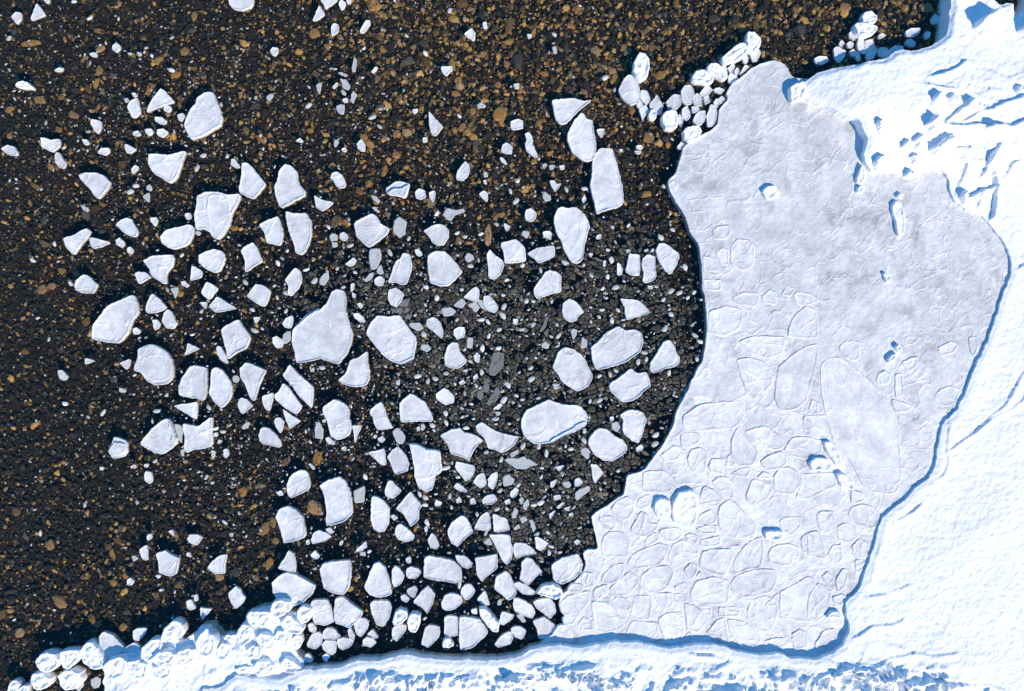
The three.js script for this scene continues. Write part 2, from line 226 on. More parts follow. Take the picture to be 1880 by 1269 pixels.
// ---------- floes ----------
function centre(P) {                                          // a point that sees the whole outline
  let best = null, score = -1e9; const xs = P.map((p) => p[0]), ys = P.map((p) => p[1]), x0 = Math.min(...xs), x1 = Math.max(...xs), y0 = Math.min(...ys), y1 = Math.max(...ys), sg = Math.sign(area(P));
  for (let j = 1; j < 12; j++) for (let i = 1; i < 12; i++) {
    const x = x0 + (x1 - x0) * i / 12, y = y0 + (y1 - y0) * j / 12; let s = 1e9;
    for (let k = 0, l = P.length - 1; k < P.length; l = k++) { const ux = P[k][0] - P[l][0], uy = P[k][1] - P[l][1]; s = Math.min(s, sg * (ux * (y - P[l][1]) - uy * (x - P[l][0])) / (Math.hypot(ux, uy) || 1)); }
    if (s > score) { score = s; best = [x, y]; }
  }
  return best;
}
function floeGeometry(P0, o) {
  if (area(P0) < 0) P0 = P0.slice().reverse();
  const c = centre(P0), P = smooth(P0, o.step || 2.1), n = P.length, s = Math.floor(P0[0][0] * 7 + P0[0][1] * 13) % 9973;
  for (const p of P) { const k = o.jag * 2 * (fbm(p[0] / 5, p[1] / 5, 2, 400) - 0.5), l = Math.hypot(p[0] - c[0], p[1] - c[1]) || 1; p[0] += (p[0] - c[0]) / l * k; p[1] += (p[1] - c[1]) / l * k; }
  let R = 0; for (const p of P) R = Math.max(R, Math.hypot(p[0] - c[0], p[1] - c[1]));
  const rings = [[1.5, -o.draft], [-(o.weld || 0), o.weld ? -0.006 : -o.draft * 0.4], [-(o.weld || 0) * 0.3, o.top * 0.7], [o.round * 0.3, o.top, 0.6], [o.round, o.top, 1], [o.round * 2, o.top, 0.75], [o.round * 3, o.top, 0.1]];
  const inner = Math.max(1, Math.min(14, Math.round((R - o.round * 3.2) / (o.fine || 4.2))));
  const pos = [], uv = [], idx = [], lines = [];
  for (let k = 0; k < (o.lines || 0); k++) { const a = hash(s, k, 1) * 3.14, r = (hash(s, k, 2) - 0.5) * R; lines.push([Math.cos(a), Math.sin(a), r, hash(s, k, 3) * 9]); }
  const tiltX = (hash(s, 1, 4) - 0.5) * (o.tilt || 0), tiltY = (hash(s, 2, 4) - 0.5) * (o.tilt || 0);
  const ta = hash(s, 5, 5) * 6.28, tu = hash(s, 6, 5), tv = hash(s, 7, 5), ca = Math.cos(ta) * PX / UVM, sa = Math.sin(ta) * PX / UVM, tex = (x, y) => [tu + x * ca - y * sa, tv + x * sa + y * ca];
  const lift = (x, y, w) => {
    let h = w * (o.rough * (fbm(x / o.grain, y / o.grain, 3, s) - 0.5) * 2);
    for (const [a, b, r, q] of lines) { const t = a * (x - c[0]) + b * (y - c[1]) - r + 14 * (fbm(x / 19 + q, y / 19, 2, 7) - 0.5); h += w * 0.008 * Math.exp(-t * t / 3) * sst(0.35, 0.6, noise(x / 16, y / 16 + q, 9)); }
    return h + tiltX * (x - c[0]) * PX + tiltY * (y - c[1]) * PX;
  };
  const total = rings.length + inner;
  for (let r = 0; r < total; r++) for (let i = 0; i < n; i++) {
    const p = P[i], l = Math.hypot(p[0] - c[0], p[1] - c[1]) || 1; let q, y, w = 0;
    if (r < rings.length) { q = Math.min(rings[r][0], l * (0.06 + 0.085 * r)); y = rings[r][1] + (rings[r][2] || 0) * o.rim * (0.35 + 1.3 * noise(p[0] / 15, p[1] / 15, 404)); w = r > 2 ? 0.5 + (r - 3) * 0.16 : 0; }
    else { const a = Math.min(rings[6][0], l * 0.57), t = (r - rings.length + 1) / (inner + 1); q = a + (l - a) * t; y = o.top + (o.dome || 0) * sst(0, 0.8, t); w = 1; }
    const x = p[0] + (c[0] - p[0]) * q / l, z = p[1] + (c[1] - p[1]) * q / l;
    pos.push((x - c[0]) * PX, y + (r > 1 ? lift(x, z, w) : 0), (z - c[1]) * PX); uv.push(...tex(x, z));
  }
  pos.push(0, o.top + (o.dome || 0) + lift(c[0], c[1], 1), 0); uv.push(...tex(c[0], c[1]));
  pos.push(0, -o.draft, 0); uv.push(...tex(c[0], c[1]));
  const last = total - 1, top = total * n;
  for (let r = 0; r < last; r++) for (let i = 0; i < n; i++) { const a = r * n + i, b = r * n + (i + 1) % n, d = a + n, e = b + n; idx.push(a, d, b, b, d, e); }
  for (let i = 0; i < n; i++) { idx.push(last * n + i, top, last * n + (i + 1) % n); idx.push(i, (i + 1) % n, top + 1); }
  const g = new THREE.BufferGeometry(); g.setAttribute('position', new THREE.Float32BufferAttribute(pos, 3)); g.setAttribute('uv', new THREE.Float32BufferAttribute(uv, 2)); g.setIndex(idx); g.computeVertexNormals();
  return [g, c];
}
const KIND = {
  f: { top: 0.042, draft: 0.09, rim: 0.016, round: 1.15, rough: 0.006, grain: 13, jag: 1.1, lines: 1, tilt: 0.02 },
  s: { top: 0.10, draft: 0.09, rim: 0.022, round: 2.2, rough: 0.030, grain: 6.5, jag: 1.6, lines: 0, tilt: 0.12, dome: 0.020, fine: 2.6 },
  t: { top: 0.004, draft: 0.03, rim: 0.003, round: 2, rough: 0.006, grain: 9, jag: 1.2, lines: 0, tilt: 0.04 },
  d: { top: 0.001, draft: 0.05, rim: 0.002, round: 2, rough: 0.006, grain: 9, jag: 0.8, lines: 0, tilt: 0.03 },
};
const RAW = [];
// outline of every piece, read off the survey in sections; then the words for the pieces that stand out
const FLOES = `
A f 120,92 160,95 155,140 125,178 88,128
A f 275,27 330,113 232,150 240,105 | sharp corner triangle | of white ice in the dark upper left water
A f 320,-15 362,-12 360,15 345,28 328,12
A f 852,313 878,330 875,355 850,384 822,365 825,335
A f 684,384 710,395 700,415 665,412 650,395
A s 130,632 150,610 190,598 230,612 245,640 235,655 215,645 180,650 145,645
A f 1005,720 1025,820 990,858 965,860 930,790 945,745 975,728
A f 1175,650 1205,665 1268,742 1195,772 1120,798 1072,820 1090,770 1120,715 | sail-shaped floe | beside an orange stone in the upper left lake
A f 1500,680 1555,678 1585,745 1600,790 1622,865 1605,920 1500,985 1400,1020 1375,980 1345,925 1355,880 1390,800 1430,755 1440,715 | tall pear-shaped floe | largest in the upper left of the lake
A f 675,868 735,885 740,930 715,978 690,950 665,905
A f 300,1005 345,1010 380,1020 440,1015 438,1065 385,1113 345,1090 310,1075 | crown-shaped chip | touching a smaller chip in the far left water
A f 415,1108 440,1115 460,1160 488,1185 470,1225 435,1222 405,1185 402,1130
A f 15,1085 60,1058 110,1068 135,1110 125,1138 80,1133 40,1115
A f 1200,770 1245,775 1248,800 1225,822 1195,810
A f 1130,855 1175,855 1215,880 1200,905 1160,905 1135,885
A f 1295,835 1335,825 1345,850 1320,885 1300,875
A f 1145,945 1190,940 1225,960 1210,985 1185,1005 1150,985
A f 910,1050 960,1065 990,1090 960,1115 925,1118
A f 740,1080 795,1080 798,1110 770,1130 715,1118
A f 1090,1128 1130,1122 1240,1130 1355,1103 1330,1180 1310,1250 1280,1310 1240,1337 1180,1300 1130,1270 1085,1195 | shield-shaped floe | with a straight top edge and pointed bottom
A f 985,1205 1010,1210 1000,1240 965,1270 960,1240
A f 600,1015 640,1020 652,1045 620,1055
A f 1060,945 1105,940 1112,970 1090,990 1065,975
A f 970,960 1010,955 1025,980 995,995 970,985
A f 400,520 430,495 465,497 450,515 415,525
A t 40,290 60,265 80,265 70,290 45,295
A t 900,715 930,712 938,735 915,748
A f 960,680 990,680 1000,700 975,714
A t 995,380 1025,378 1032,400 1010,412
A t 925,385 955,378 960,395 935,402
B f 88,-20 255,-20 262,25 240,60 180,80 120,70 85,35 | loaf-shaped floe | cut by the upper edge of the picture
B f 740,45 778,102 740,140 690,155 710,110
B f 745,-10 870,-10 860,15 800,55 785,68 770,40
B f 885,15 910,5 930,25 925,55 900,77 883,50
B f 935,0 970,0 965,25 945,30
B f 840,175 878,178 880,225 850,255 828,265 826,200
B f 1085,148 1110,155 1105,185 1065,240 1035,240 1045,205 1070,165 | slanting peg of ice | over brown gravel near the top of the lake
B f 400,345 438,352 440,385 415,412 390,400 380,370
B t 995,418 1012,440 1000,520 978,525 975,480
B f 1150,490 1165,495 1132,535 1116,526
B t 890,575 930,580 965,625 950,655 915,640
B t 985,660 1010,690 985,755 965,740 970,690
B t 710,620 755,600 750,640 740,685 725,665
B t 860,770 920,760 915,830 890,830 865,800
B t 870,530 900,525 945,548 920,558
B f 830,640 868,602 872,620 840,648
B f 910,725 945,715 945,745 915,745
B f 1010,1050 1045,1015 1075,1055 1070,1100 1050,1107 1020,1085
B f 905,1085 925,1078 940,1090 925,1108 905,1100
B f 1490,1005 1525,1000 1525,1030 1495,1038
B f 565,1030 600,1005 620,1025 610,1038
B f 100,1160 130,1162 165,1220 130,1225 98,1205
B f 1535,815 1555,830 1590,870 1640,925 1588,988 1555,980 1538,920 | little spearhead floe | over open gravel in the upper lake
B t 355,700 395,680 402,700 370,735 358,725
B t 848,1020 875,1015 880,1040 855,1075 845,1060
B f 1420,800 1455,795 1455,815 1425,830
C f 260,210 288,240 285,285 270,300 205,255 | small tent-shaped chip | resting over gravel at the top of the lake
C f 340,170 372,165 375,205 350,212
C f 40,490 120,485 122,510 80,552 45,530
C f 665,255 700,252 700,272 672,278
C f 565,615 610,610 605,645 575,645
C t 850,345 875,340 885,385 860,395
C t 295,770 325,745 362,765 355,785 310,788
C f 545,885 600,868 635,885 635,935 570,948 545,935
C f 650,975 685,970 705,1005 712,1065 740,1125 735,1152 690,1130 655,1095 648,1050 660,1020 | seal-shaped sliver floe | with a bright ridge and pointed tail
C f 485,1055 515,1038 555,1065 555,1120 510,1120 475,1105
C f 848,735 990,718 1080,740 1132,735 1060,790 1000,850 950,900 905,905 870,870 855,795 | shark-fin floe | with one long sharp point to the right
C f 1055,830 1075,835 1100,870 1140,885 1150,960 1168,1075 1155,1160 1110,1180 1060,1165 990,1110 955,1020 960,970 1000,890 | upright oval floe | between the shark-fin floe and a tapering slab
C f 1170,945 1225,940 1225,975 1205,1005 1175,975
C f 1455,1068 1490,1055 1512,1075 1495,1092 1460,1088
C f 1445,1100 1500,1105 1480,1125 1455,1118
C f 1335,1092 1360,1088 1358,1105 1340,1105
C f 155,1255 215,1175 248,1215 245,1250 230,1290 190,1320 150,1305
C f 465,1150 490,1150 522,1195 505,1200 475,1175
C t 775,1200 800,1190 812,1200 780,1220
C t 825,1205 865,1205 855,1235 832,1235
C f 900,1210 935,1205 935,1230 905,1235
C s 1480,388 1520,385 1550,430 1555,500 1540,560 1495,587 1455,570 1435,520 1440,450 | snowy oval cake | standing alone on the gravel shallows
C f 1400,548 1440,555 1480,640 1485,720 1460,760 1420,770 1380,745 1345,710 1330,660 1360,590 | egg-shaped plate | touching the snowy oval cake in the gravel shallows
D f 575,88 620,72 700,68 770,95 805,140 790,185 750,235 720,258 690,235 660,185 610,140 | fan-shaped floe | in the brown water of the far left
D f 850,450 880,415 930,398 960,408 1000,475 1008,510 990,538 945,530 905,505 | kidney-shaped floe | above two tiny round chips
D f 470,545 540,525 600,490 640,478 663,495 650,530 590,600 545,663 520,650 480,600 | slipper-shaped floe | leftmost of the middle row of floes
D f 655,545 680,540 790,570 795,585 750,605 690,622 665,600
D f 845,560 875,542 908,570 905,600 885,613 850,590
D f 930,615 950,608 972,630 965,655 940,660 928,640
D f 1215,485 1300,465 1380,445 1410,460 1415,500 1390,570 1350,605 1270,628 1220,610 1180,580 1172,535 | lying oval floe | with a rumpled top and white rim
D f 1050,710 1120,670 1200,668 1265,670 1265,740 1235,780 1215,820 1215,878 1190,875 1110,820 1090,770 | tooth-rooted floe | with concave sides and a narrow foot
D f 985,805 1020,788 1075,800 1098,830 1060,855 1015,880 1000,850
D f 560,850 610,808 650,820 710,880 705,915 680,945 600,945 560,925 550,890 | lone rounded floe | near two square tan stones in dark water
D f 690,1170 790,1040 870,1000 965,960 990,975 1015,1080 970,1150 940,1240 890,1295 860,1312 730,1292 680,1275 680,1190 | big leaf-shaped floe | largest piece on the dark left side
D f 1110,948 1160,980 1218,1052 1140,1088 1070,1090 1070,1025 | half-fan floe | just right of the big leaf-shaped floe
D f 1220,1062 1250,1075 1275,1130 1292,1165 1270,1202 1215,1200 1182,1150 1195,1090
D f 1115,1140 1150,1140 1168,1180 1130,1218 1118,1185
D f 970,1205 1000,1195 1022,1215 1010,1245 980,1245
D f 1400,745 1470,780 1465,830 1390,855 1395,790
D f 1510,865 1585,910 1525,995 1468,940
E f -60,1040 -5,972 30,985 135,1055 60,1075 0,1085 -30,1075
E f -135,672 -95,645 -20,625 40,645 60,690 45,735 20,785 -20,797 -80,770 -135,725 | blunt heart-shaped floe | with one squared shoulder and smooth top
E f -85,212 0,208 80,230 160,225 165,250 140,310 110,360 90,450 40,530 5,555 -30,540 -60,500 -100,480 -150,485 -160,440 -165,380 -150,300 -145,240 | eared broad floe | with inner arc ridge and a pointed corner
D t 1040,235 1085,212 1092,260 1085,285 1045,255
D t 1065,165 1090,150 1108,175 1100,200 1065,190
D f 1100,400 1140,392 1148,420 1130,458 1100,425
D f 1350,365 1385,360 1393,395 1365,412 1348,390
D f 1460,1015 1505,1010 1500,1060 1482,1045
D t 1240,915 1290,900 1295,930 1275,985 1260,950
D f 1320,860 1350,855 1378,885 1360,905 1325,885
D f 500,862 525,868 530,890 512,892
D f 220,692 250,700 258,718 235,720
D t 585,300 640,325 640,350 610,345
D t 1420,500 1440,488 1462,505 1445,525 1425,520
E f 180,5 205,-5 235,8 350,150 320,200 270,255 220,250 165,215 158,180 175,80 | teardrop floe | just above right of the eared broad floe
E f 490,10 540,20 580,70 585,125 610,170 640,205 635,240 570,275 475,325 450,310 425,250 415,180 440,110 455,50 | boot-shaped floe | with its toe pointing right
E f 820,105 835,70 870,62 905,85 932,145 925,178 885,185 860,165 845,130
E f 708,238 760,265 840,288 790,335 760,350 720,325 708,290
E f 1225,190 1265,155 1300,132 1355,138 1398,155 1385,210 1365,255 1300,240 1240,230 | tipped wedge floe | with a steep bluish upper face
E f 1435,210 1465,182 1510,205 1515,240 1480,265 1440,255
E f 1535,215 1582,198 1580,250 1565,288 1545,255
E f 305,450 340,425 435,388 460,440 478,510 460,597 420,595 360,580 340,510 | notched wedge floe | left neighbour of the fang-shaped floe
E f 500,355 560,365 645,365 680,420 685,510 670,580 640,640 610,670 570,650 560,600 530,520 505,440 | fang-shaped floe | with flat top and curved tapering foot
E f 1125,368 1165,395 1190,440 1248,475 1235,515 1160,580 1100,612 1060,585 1010,535 1000,480 992,440 1040,405 | creased pentagon floe | with a folded right corner
E t 1315,390 1375,425 1365,480 1365,510 1325,545 1285,510 1272,470 1285,420
E f 260,577 290,620 325,712 270,750 205,793 200,720 172,635 210,600 | brick-shaped floe | with a pointed lower left corner
E f 565,760 600,780 615,850 590,910 540,965 512,960 515,900 490,850 520,810
E t 775,800 805,795 805,850 770,890 740,875 740,840
E f 280,880 340,890 385,930 375,985 340,1042 280,1020 215,968 240,930 | cushion-shaped floe | tilted square with softly rounded corners
E f 865,915 920,930 938,990 935,1060 950,1130 980,1220 985,1250 970,1320 940,1390 880,1462 840,1452 750,1425 690,1440 580,1450 560,1370 540,1300 548,1210 590,1170 640,1125 690,1085 750,1060 800,1010 830,940 | peaked broad floe | tallest in the lake's middle, with forked cracks
E f 1165,1108 1240,1112 1320,1105 1360,1150 1405,1215 1440,1260 1447,1310 1425,1415 1340,1462 1260,1435 1190,1380 1140,1320 1085,1250 1090,1205 1120,1150 | near-round broad floe | smooth topped, right of the peaked broad floe
E f 1350,655 1395,660 1415,740 1405,790 1385,860 1345,890 1300,870 1240,868 1265,800 1290,720 1330,690 | knob-topped floe | like a leaning bottle, above an eight-sided chip
E f 1245,925 1300,905 1355,950 1340,1000 1300,1050 1260,1030 1238,985
E f 1145,835 1180,820 1212,840 1205,885 1170,895 1140,875
E f 890,515 920,500 948,525 945,555 915,567 888,548
E t 815,525 840,510 872,525 865,560 820,565
E t 830,570 865,575 870,605 835,610
E f 930,735 985,690 1012,705 995,740 960,752
E f 1430,630 1460,622 1490,660 1465,678 1445,668
E f 985,1100 1020,1090 1065,1125 1070,1155 1035,1155 1000,1130
E f 545,1110 552,1150 530,1200 490,1198 470,1170 500,1125
E f 1015,1025 1040,1012 1060,1040 1040,1058
E f 970,880 995,872 990,915 970,935
E f 978,940 1005,950 1000,980 982,975
E t 1115,230 1150,240 1180,275 1165,292 1130,265
E t 1120,320 1150,320 1180,355 1150,355
E t 1105,630 1180,620 1188,700 1150,770 1115,770 1100,690
E t 1065,850 1105,800 1135,795 1120,840 1080,862
E t 1160,760 1190,740 1205,800 1180,812 1155,790
E f 1500,495 1540,465 1600,442 1650,452 1682,490 1680,540 1645,595 1600,600 1560,580 1535,535
G f -60,680 -35,655 0,640 70,645 110,680 160,735 192,790 150,840 90,897 10,890 -40,870 -55,780 | smooth hexagonal floe | below an orange stone in mid lake
E f 28,1215 60,1180 155,1138 190,1185 225,1235 240,1280 210,1345 140,1380 78,1425 68,1370 45,1290 | bent square floe | with a pointed lower tip, left of the peaked floe
E f 265,1120 308,1120 275,1168 266,1145
E d 1255,1060 1380,1050 1385,1080 1330,1100 1280,1085
E d 1335,1000 1400,980 1375,1045 1320,1045
E d 1350,1120 1410,1085 1400,1135 1375,1135
E f 1520,1140 1560,1118 1590,1125 1620,1160 1640,1215 1640,1260 1625,1275 1580,1235 1520,1190
E t 1390,1165 1470,1160 1500,1200 1450,1220 1400,1190
G f 1205,-110 1280,-100 1300,-50 1315,0 1345,110 1365,230 1360,300 1320,325 1225,350 1170,370 1150,290 1128,200 1122,160 1135,60 1140,-20 1165,-75 | tall tapering slab floe | highest standing of the row near the ice sheet
G t 60,350 90,325 155,340 200,330 208,355 150,375 110,415 80,405 55,375
G f 315,225 350,198 380,225 380,270 365,282 340,255
G f 830,130 860,125 885,150 912,148 895,180 865,208 840,170
G t 775,240 795,205 830,235 840,265 800,280
G f 660,340 695,330 735,360 730,400 695,428 660,415 645,380 | coin-round floe | small and perfectly round in mid lake
G f 885,335 905,320 960,325 1020,320 1060,350 1105,410 1120,460 1100,540 1085,600 1068,700 1030,732 985,720 940,650 910,570 875,510 860,440 862,380 | tooth-shaped floe | tall and smooth with a narrow lower end
G f 495,435 545,460 515,495 500,470
G f 775,505 795,490 835,498 845,520 838,558 785,535
G f 478,580 580,553 605,570 650,620 655,710 600,722 545,732 500,725 495,665 475,610 | chipped square floe | with a bitten upper right corner
G f 668,660 730,620 855,600 870,630 865,675 830,700 750,728 720,700
G f 370,665 395,632 430,665 490,710 495,755 470,815 425,848 385,830 380,750 | flame-shaped floe | right of the smooth hexagonal floe
G f 830,778 880,790 912,825 912,935 850,950 740,988 715,960 712,915 755,850 800,790 | bread-slice floe | with straight right side, below the lying sliver
G f 290,898 318,925 315,985 300,1008 205,980 240,935
G f 350,965 390,965 440,1020 455,1055 430,1090 370,1070 345,1010
G t 300,990 340,1000 370,1080 320,1040
G t 130,1035 190,985 220,1020 190,1055
G t 235,1030 290,1010 320,1050 290,1090
G t 40,1060 100,1045 150,1075 120,1110 60,1110
G f 930,1010 970,985 1010,1000 1050,1040 1078,1085 1040,1115 1020,1150 975,1158 930,1125 915,1075 | plum-shaped floe | with a pointed right cheek over the slush
G f 1342,985 1400,988 1475,998 1520,1035 1558,1090 1480,1115 1390,1140 1375,1100 1370,1050 1355,1020 | axe-blade floe | above the creased potato-shaped floe
G f 1080,235 1095,260 1075,290 1062,270
G f 1410,660 1480,665 1488,730 1480,815 1420,815 1380,790 1385,745
G f 1320,728 1345,738 1360,775 1355,808 1320,815
P f -12,740 0,690 35,663 88,680 92,745 95,830 70,858 15,873 -2,855 3,800 | upright domino floe | between two others near the sheet's edge
P f 92,640 110,590 150,580 190,605 260,655 262,690 240,755 195,812 150,770 115,720 | arrowhead floe | nearest to the dark edge of the ice sheet
G t 210,680 235,650 270,670 275,700 240,718 215,705
G f 1175,520 1205,515 1200,550 1165,550
G f 1110,655 1148,655 1130,685 1116,675
G f 1240,620 1270,625 1260,645 1238,640
G t 1380,630 1415,625 1420,655 1390,655
G f 1220,710 1240,708 1235,750 1215,750
G f 1540,890 1580,890 1578,915 1545,915
G f 560,1130 600,1135 595,1175 570,1175
G d 800,1110 820,1120 800,1190 770,1228 755,1220 785,1165
G f 130,1215 165,1190 205,1195 215,1230 200,1265 160,1285 130,1250
G f 345,125 365,120 372,150 350,150
G t 345,65 375,65 380,95 350,100
G t 640,490 680,500 665,545 620,520
H f 1020,155 1100,125 1160,140 1220,180 1245,210 1268,310 1260,375 1220,415 1140,425 1090,405 1060,375 1035,335 985,320 990,275 1010,220 | mitten-shaped floe | with a shelf at its lower rim
H f 622,235 650,230 690,250 655,262 625,272
H f 425,318 455,315 495,360 480,390 450,388 430,355 | lone bean-sized chip | in the dark far left water
H f 875,265 948,235 945,275 920,312
H f 1370,120 1452,160 1350,207 1360,165
H f 1395,285 1450,283 1505,300 1510,420 1510,470 1485,538 1440,522 1370,515 1315,495 1305,435 1330,370 | barrel-shaped floe | left one of a close pair
I f -40,310 0,292 40,320 75,365 100,410 107,490 80,545 35,588 -10,560 -55,490 -50,400 | coffin-shaped floe | right one of a close pair
H f 1270,575 1360,558 1435,550 1440,610 1430,675 1390,650 1350,630
H f 1215,665 1245,680 1262,720 1275,770 1300,810 1290,850 1250,890 1190,925 1130,915 1060,875 1032,845 1060,800 1110,740 1170,690 | helmet-shaped floe | with a bright ridge on its right side
H t 1270,710 1310,715 1330,760 1320,845 1300,820 1280,760
H f 1345,705 1440,720 1470,708 1545,655 1548,720 1552,840 1535,870 1480,890 1410,895 1365,917 1345,880 1350,800 1338,745 | notched square floe | with a tall pointed upper right corner
H f 840,798 925,830 930,905 910,945 830,958 800,920 795,895 825,830 | milk-churn floe | alone at the lower left, with a blue inner rim
H f 1065,1050 1105,1060 1110,1125 1090,1143 1060,1120 1052,1080
H f 875,445 915,460 910,480 875,472
H t 1315,895 1340,890 1335,940 1318,935
H f 1540,900 1565,905 1560,955 1545,945
H f 1560,770 1583,770 1580,800 1558,800
H f 730,1018 752,1020 748,1045 730,1042
H t 1480,1110 1500,1078 1518,1085 1500,1118
H f 955,1015 985,1000 985,1025 960,1030
H f 1050,1000 1080,995 1075,1025 1050,1020
I f 525,275 550,300 600,350 660,405 698,440 695,520 685,590 640,550 590,500 550,440 475,355 500,315 | long slanting bar floe | upper of two parallel broken pieces
I f 478,412 520,440 560,500 612,575 595,615 570,637 500,595 420,530 415,495 450,460 | slanting brick floe | lower of two parallel broken pieces
I f 475,600 540,645 605,685 560,715 528,742 500,690
I f 205,262 260,275 353,315 330,370 300,440 270,535 240,520 205,430 170,370 163,305 | ice-cream-cone floe | between the coffin-shaped floe and the slanting brick
I f 175,515 215,525 255,575 215,610 180,637 160,605 148,575 155,535
I f 325,505 370,490 405,482 400,540 378,612 350,600 328,560
I f 425,665 460,658 480,690 475,740 455,772 430,740 415,695
I f 335,727 380,740 420,775 460,830 465,865 450,880 400,868 340,855 305,830 300,785 315,745 | mouse-shaped floe | with one straight crack across it
I f 840,530 880,532 940,570 958,600 960,660 975,720 965,780 920,812 865,820 825,790 800,700 765,610 770,580 | peanut-shaped floe | with a cross of creases on its top
I t 715,700 740,695 765,745 765,815 710,808 705,745
I f 980,720 1048,718 1020,790 1000,848 990,780
I f 1090,178 1095,260 1108,330 1105,385 1080,425 1010,440 930,425 880,390 930,340 960,260 970,240 1030,220 | onion-shaped floe | with a sharp upper tip, below the near-round floe
I f 1190,545 1220,600 1230,640 1250,690 1275,735 1225,745 1165,750 1135,700 1130,660 1110,640 1112,600 1150,570 | leaning block floe | left neighbour of the house-shaped floe
I f 1400,487 1440,500 1510,545 1545,610 1565,665 1555,690 1440,688 1340,695 1325,640 1322,560 1360,520 | house-shaped floe | with a straight base and gabled top
I t 1270,760 1310,735 1350,770 1365,810 1345,850 1315,855 1290,820
I f 1098,915 1150,900 1212,885 1220,950 1225,1000 1195,1007 1150,970
I f 1235,945 1270,895 1310,870 1345,900 1380,950 1392,1000 1380,1050 1300,1075 1275,1040 1255,985 | almond-shaped floe | just left of the long wedge floe
I f 1395,848 1450,850 1520,882 1590,895 1618,908 1625,980 1637,1040 1620,1065 1585,1080 1580,1120 1560,1185 1515,1200 1465,1170 1440,1110 1430,1030 1410,930 | long wedge floe | square topped, with a sunken lower tip
I f 560,1060 610,1040 650,1050 668,1090 678,1140 665,1180 600,1220 535,1245 510,1215 505,1150 525,1095 | rounded toast floe | above the thumb-shaped floe
L f 646,-30 694,-65 768,-88 807,-60 833,-8 848,60 852,145 800,195 715,222 685,200 690,130 680,70 665,10 | bent blocky floe | with a ridge line down its middle
L t 868,0 925,-25 928,40 922,75 868,80 855,15
I f 1240,1120 1265,1115 1300,1155 1338,1190 1320,1220 1275,1248 1225,1235 1212,1205 1222,1160
I f 400,80 430,65 475,100 470,150 430,155 400,120
I t 480,50 525,30 530,95 485,125 470,90
I t 110,360 140,352 155,380 140,408 108,400
I f 760,680 785,670 782,698 762,695
I f 785,810 810,800 852,845 840,860 800,845
I f 660,1000 675,992 710,1030 695,1040
I f 1168,810 1200,795 1220,820 1195,845 1170,830
I f 1445,735 1465,722 1475,745 1455,760
I t 1475,720 1500,705 1510,735 1485,758
I f 900,875 930,870 930,900 905,900
I f 45,890 75,885 78,935 60,957 42,940
I t 170,730 215,690 235,700 215,735 190,750
I f 425,1205 460,1195 478,1220 455,1230
I t 1480,130 1530,130 1555,160 1520,185 1475,165
I t 670,310 700,295 700,325 675,330
I f 1130,795 1155,785 1155,810 1140,815
I f 5,820 28,825 20,850 0,850
I f 0,140 25,145 55,200 75,260 60,268 20,240 -5,200 -8,160
J f 95,130 130,112 160,120 180,180 222,240 215,270 175,300 130,305 70,285 60,230 75,170 | pear-bottomed floe | right of the near-round broad floe
J f 920,155 945,147 1000,160 1060,200 1090,240 1110,290 1142,350 1135,385 1105,435 1030,470 990,450 920,405 880,340 848,295 870,235 885,190 | grey egg-shaped floe | duller than its neighbours, with a small top step
J f 1185,100 1240,40 1330,-5 1380,25 1440,18 1490,40 1512,100 1490,180 1440,220 1370,265 1270,295 1180,315 1150,290 1130,215 1130,150 | creased potato-shaped floe | with long diagonal folds, near the sheet
J f 1420,305 1465,335 1530,330 1550,375 1562,430 1520,465 1480,510 1430,540 1360,548 1320,520 1275,480 1255,435 1275,405 1330,370 1365,340 | knobbly three-lobed floe | below the creased potato-shaped floe
J f 820,528 870,545 940,565 1050,575 1090,620 1107,660 1085,720 1010,765 940,790 860,835 760,855 700,845 640,790 620,735 625,665 660,605 750,560 | big lemon-shaped floe | with a blue inner lower rim, amid the slush
J f 1185,735 1240,740 1300,790 1360,820 1392,870 1385,910 1350,940 1275,978 1210,968 1150,925 1110,860 1110,810 1150,760 | smooth bun-shaped floe | right of the big lemon-shaped floe
J f 1400,605 1470,605 1510,625 1532,675 1510,750 1475,843 1430,830 1380,790 1355,750 1360,680 1340,640 | hooded floe | between the smooth bun-shaped floe and the sheet
J f 175,735 210,765 280,780 345,825 300,870 270,920 245,970 190,950 110,920 85,855 35,790 110,745 | ragged kite floe | left one of two ragged floes side by side
J f 335,692 400,735 450,760 540,785 605,800 570,860 530,895 480,915 430,895 385,885 350,810 300,760 290,720 | winged ragged floe | right one of two ragged floes side by side
J t 500,970 540,955 600,960 640,945 700,975 745,1005 700,1015 660,1035 590,1035 550,1010 | grey fish-shaped floe | thin and translucent in the slush
J f 150,982 200,990 280,1010 280,1060 250,1110 215,1122 180,1080 140,1020
J f 300,1080 350,1065 370,1140 350,1165 320,1172 275,1130
J f 445,1055 450,1110 420,1183 385,1160 380,1110 405,1070
J t 490,1090 530,1075 570,1110 550,1150 500,1160 485,1130
J f 130,1165 160,1135 220,1180 225,1205 170,1195
J f 1125,1000 1170,1000 1220,1060 1190,1100 1158,1140 1140,1100 1135,1040 | half-moon floe | below the smooth bun-shaped floe
J f 545,1200 580,1168 605,1185 590,1225 560,1245 540,1230
J t 1015,1210 1050,1180 1115,1158 1125,1190 1080,1225 1030,1265 1012,1240
J f 1010,1110 1040,1095 1070,1130 1045,1160 1010,1160
J t 1055,895 1090,880 1125,910 1105,965 1065,930
J f 870,1015 935,1008 900,1052 880,1035
J f 835,1130 880,1110 875,1140 850,1175 832,1160
J t 925,1130 970,1125 985,1155 960,1175 925,1155
J f 275,210 300,185 320,205 315,260 285,255
J f 5,485 60,445 95,460 130,500 130,550 70,570 30,545 0,520
J d 420,190 495,195 490,290 430,355 390,350 385,310
J d 370,560 440,440 468,470 450,530 400,575
J d 345,440 370,380 395,390 385,470 360,480
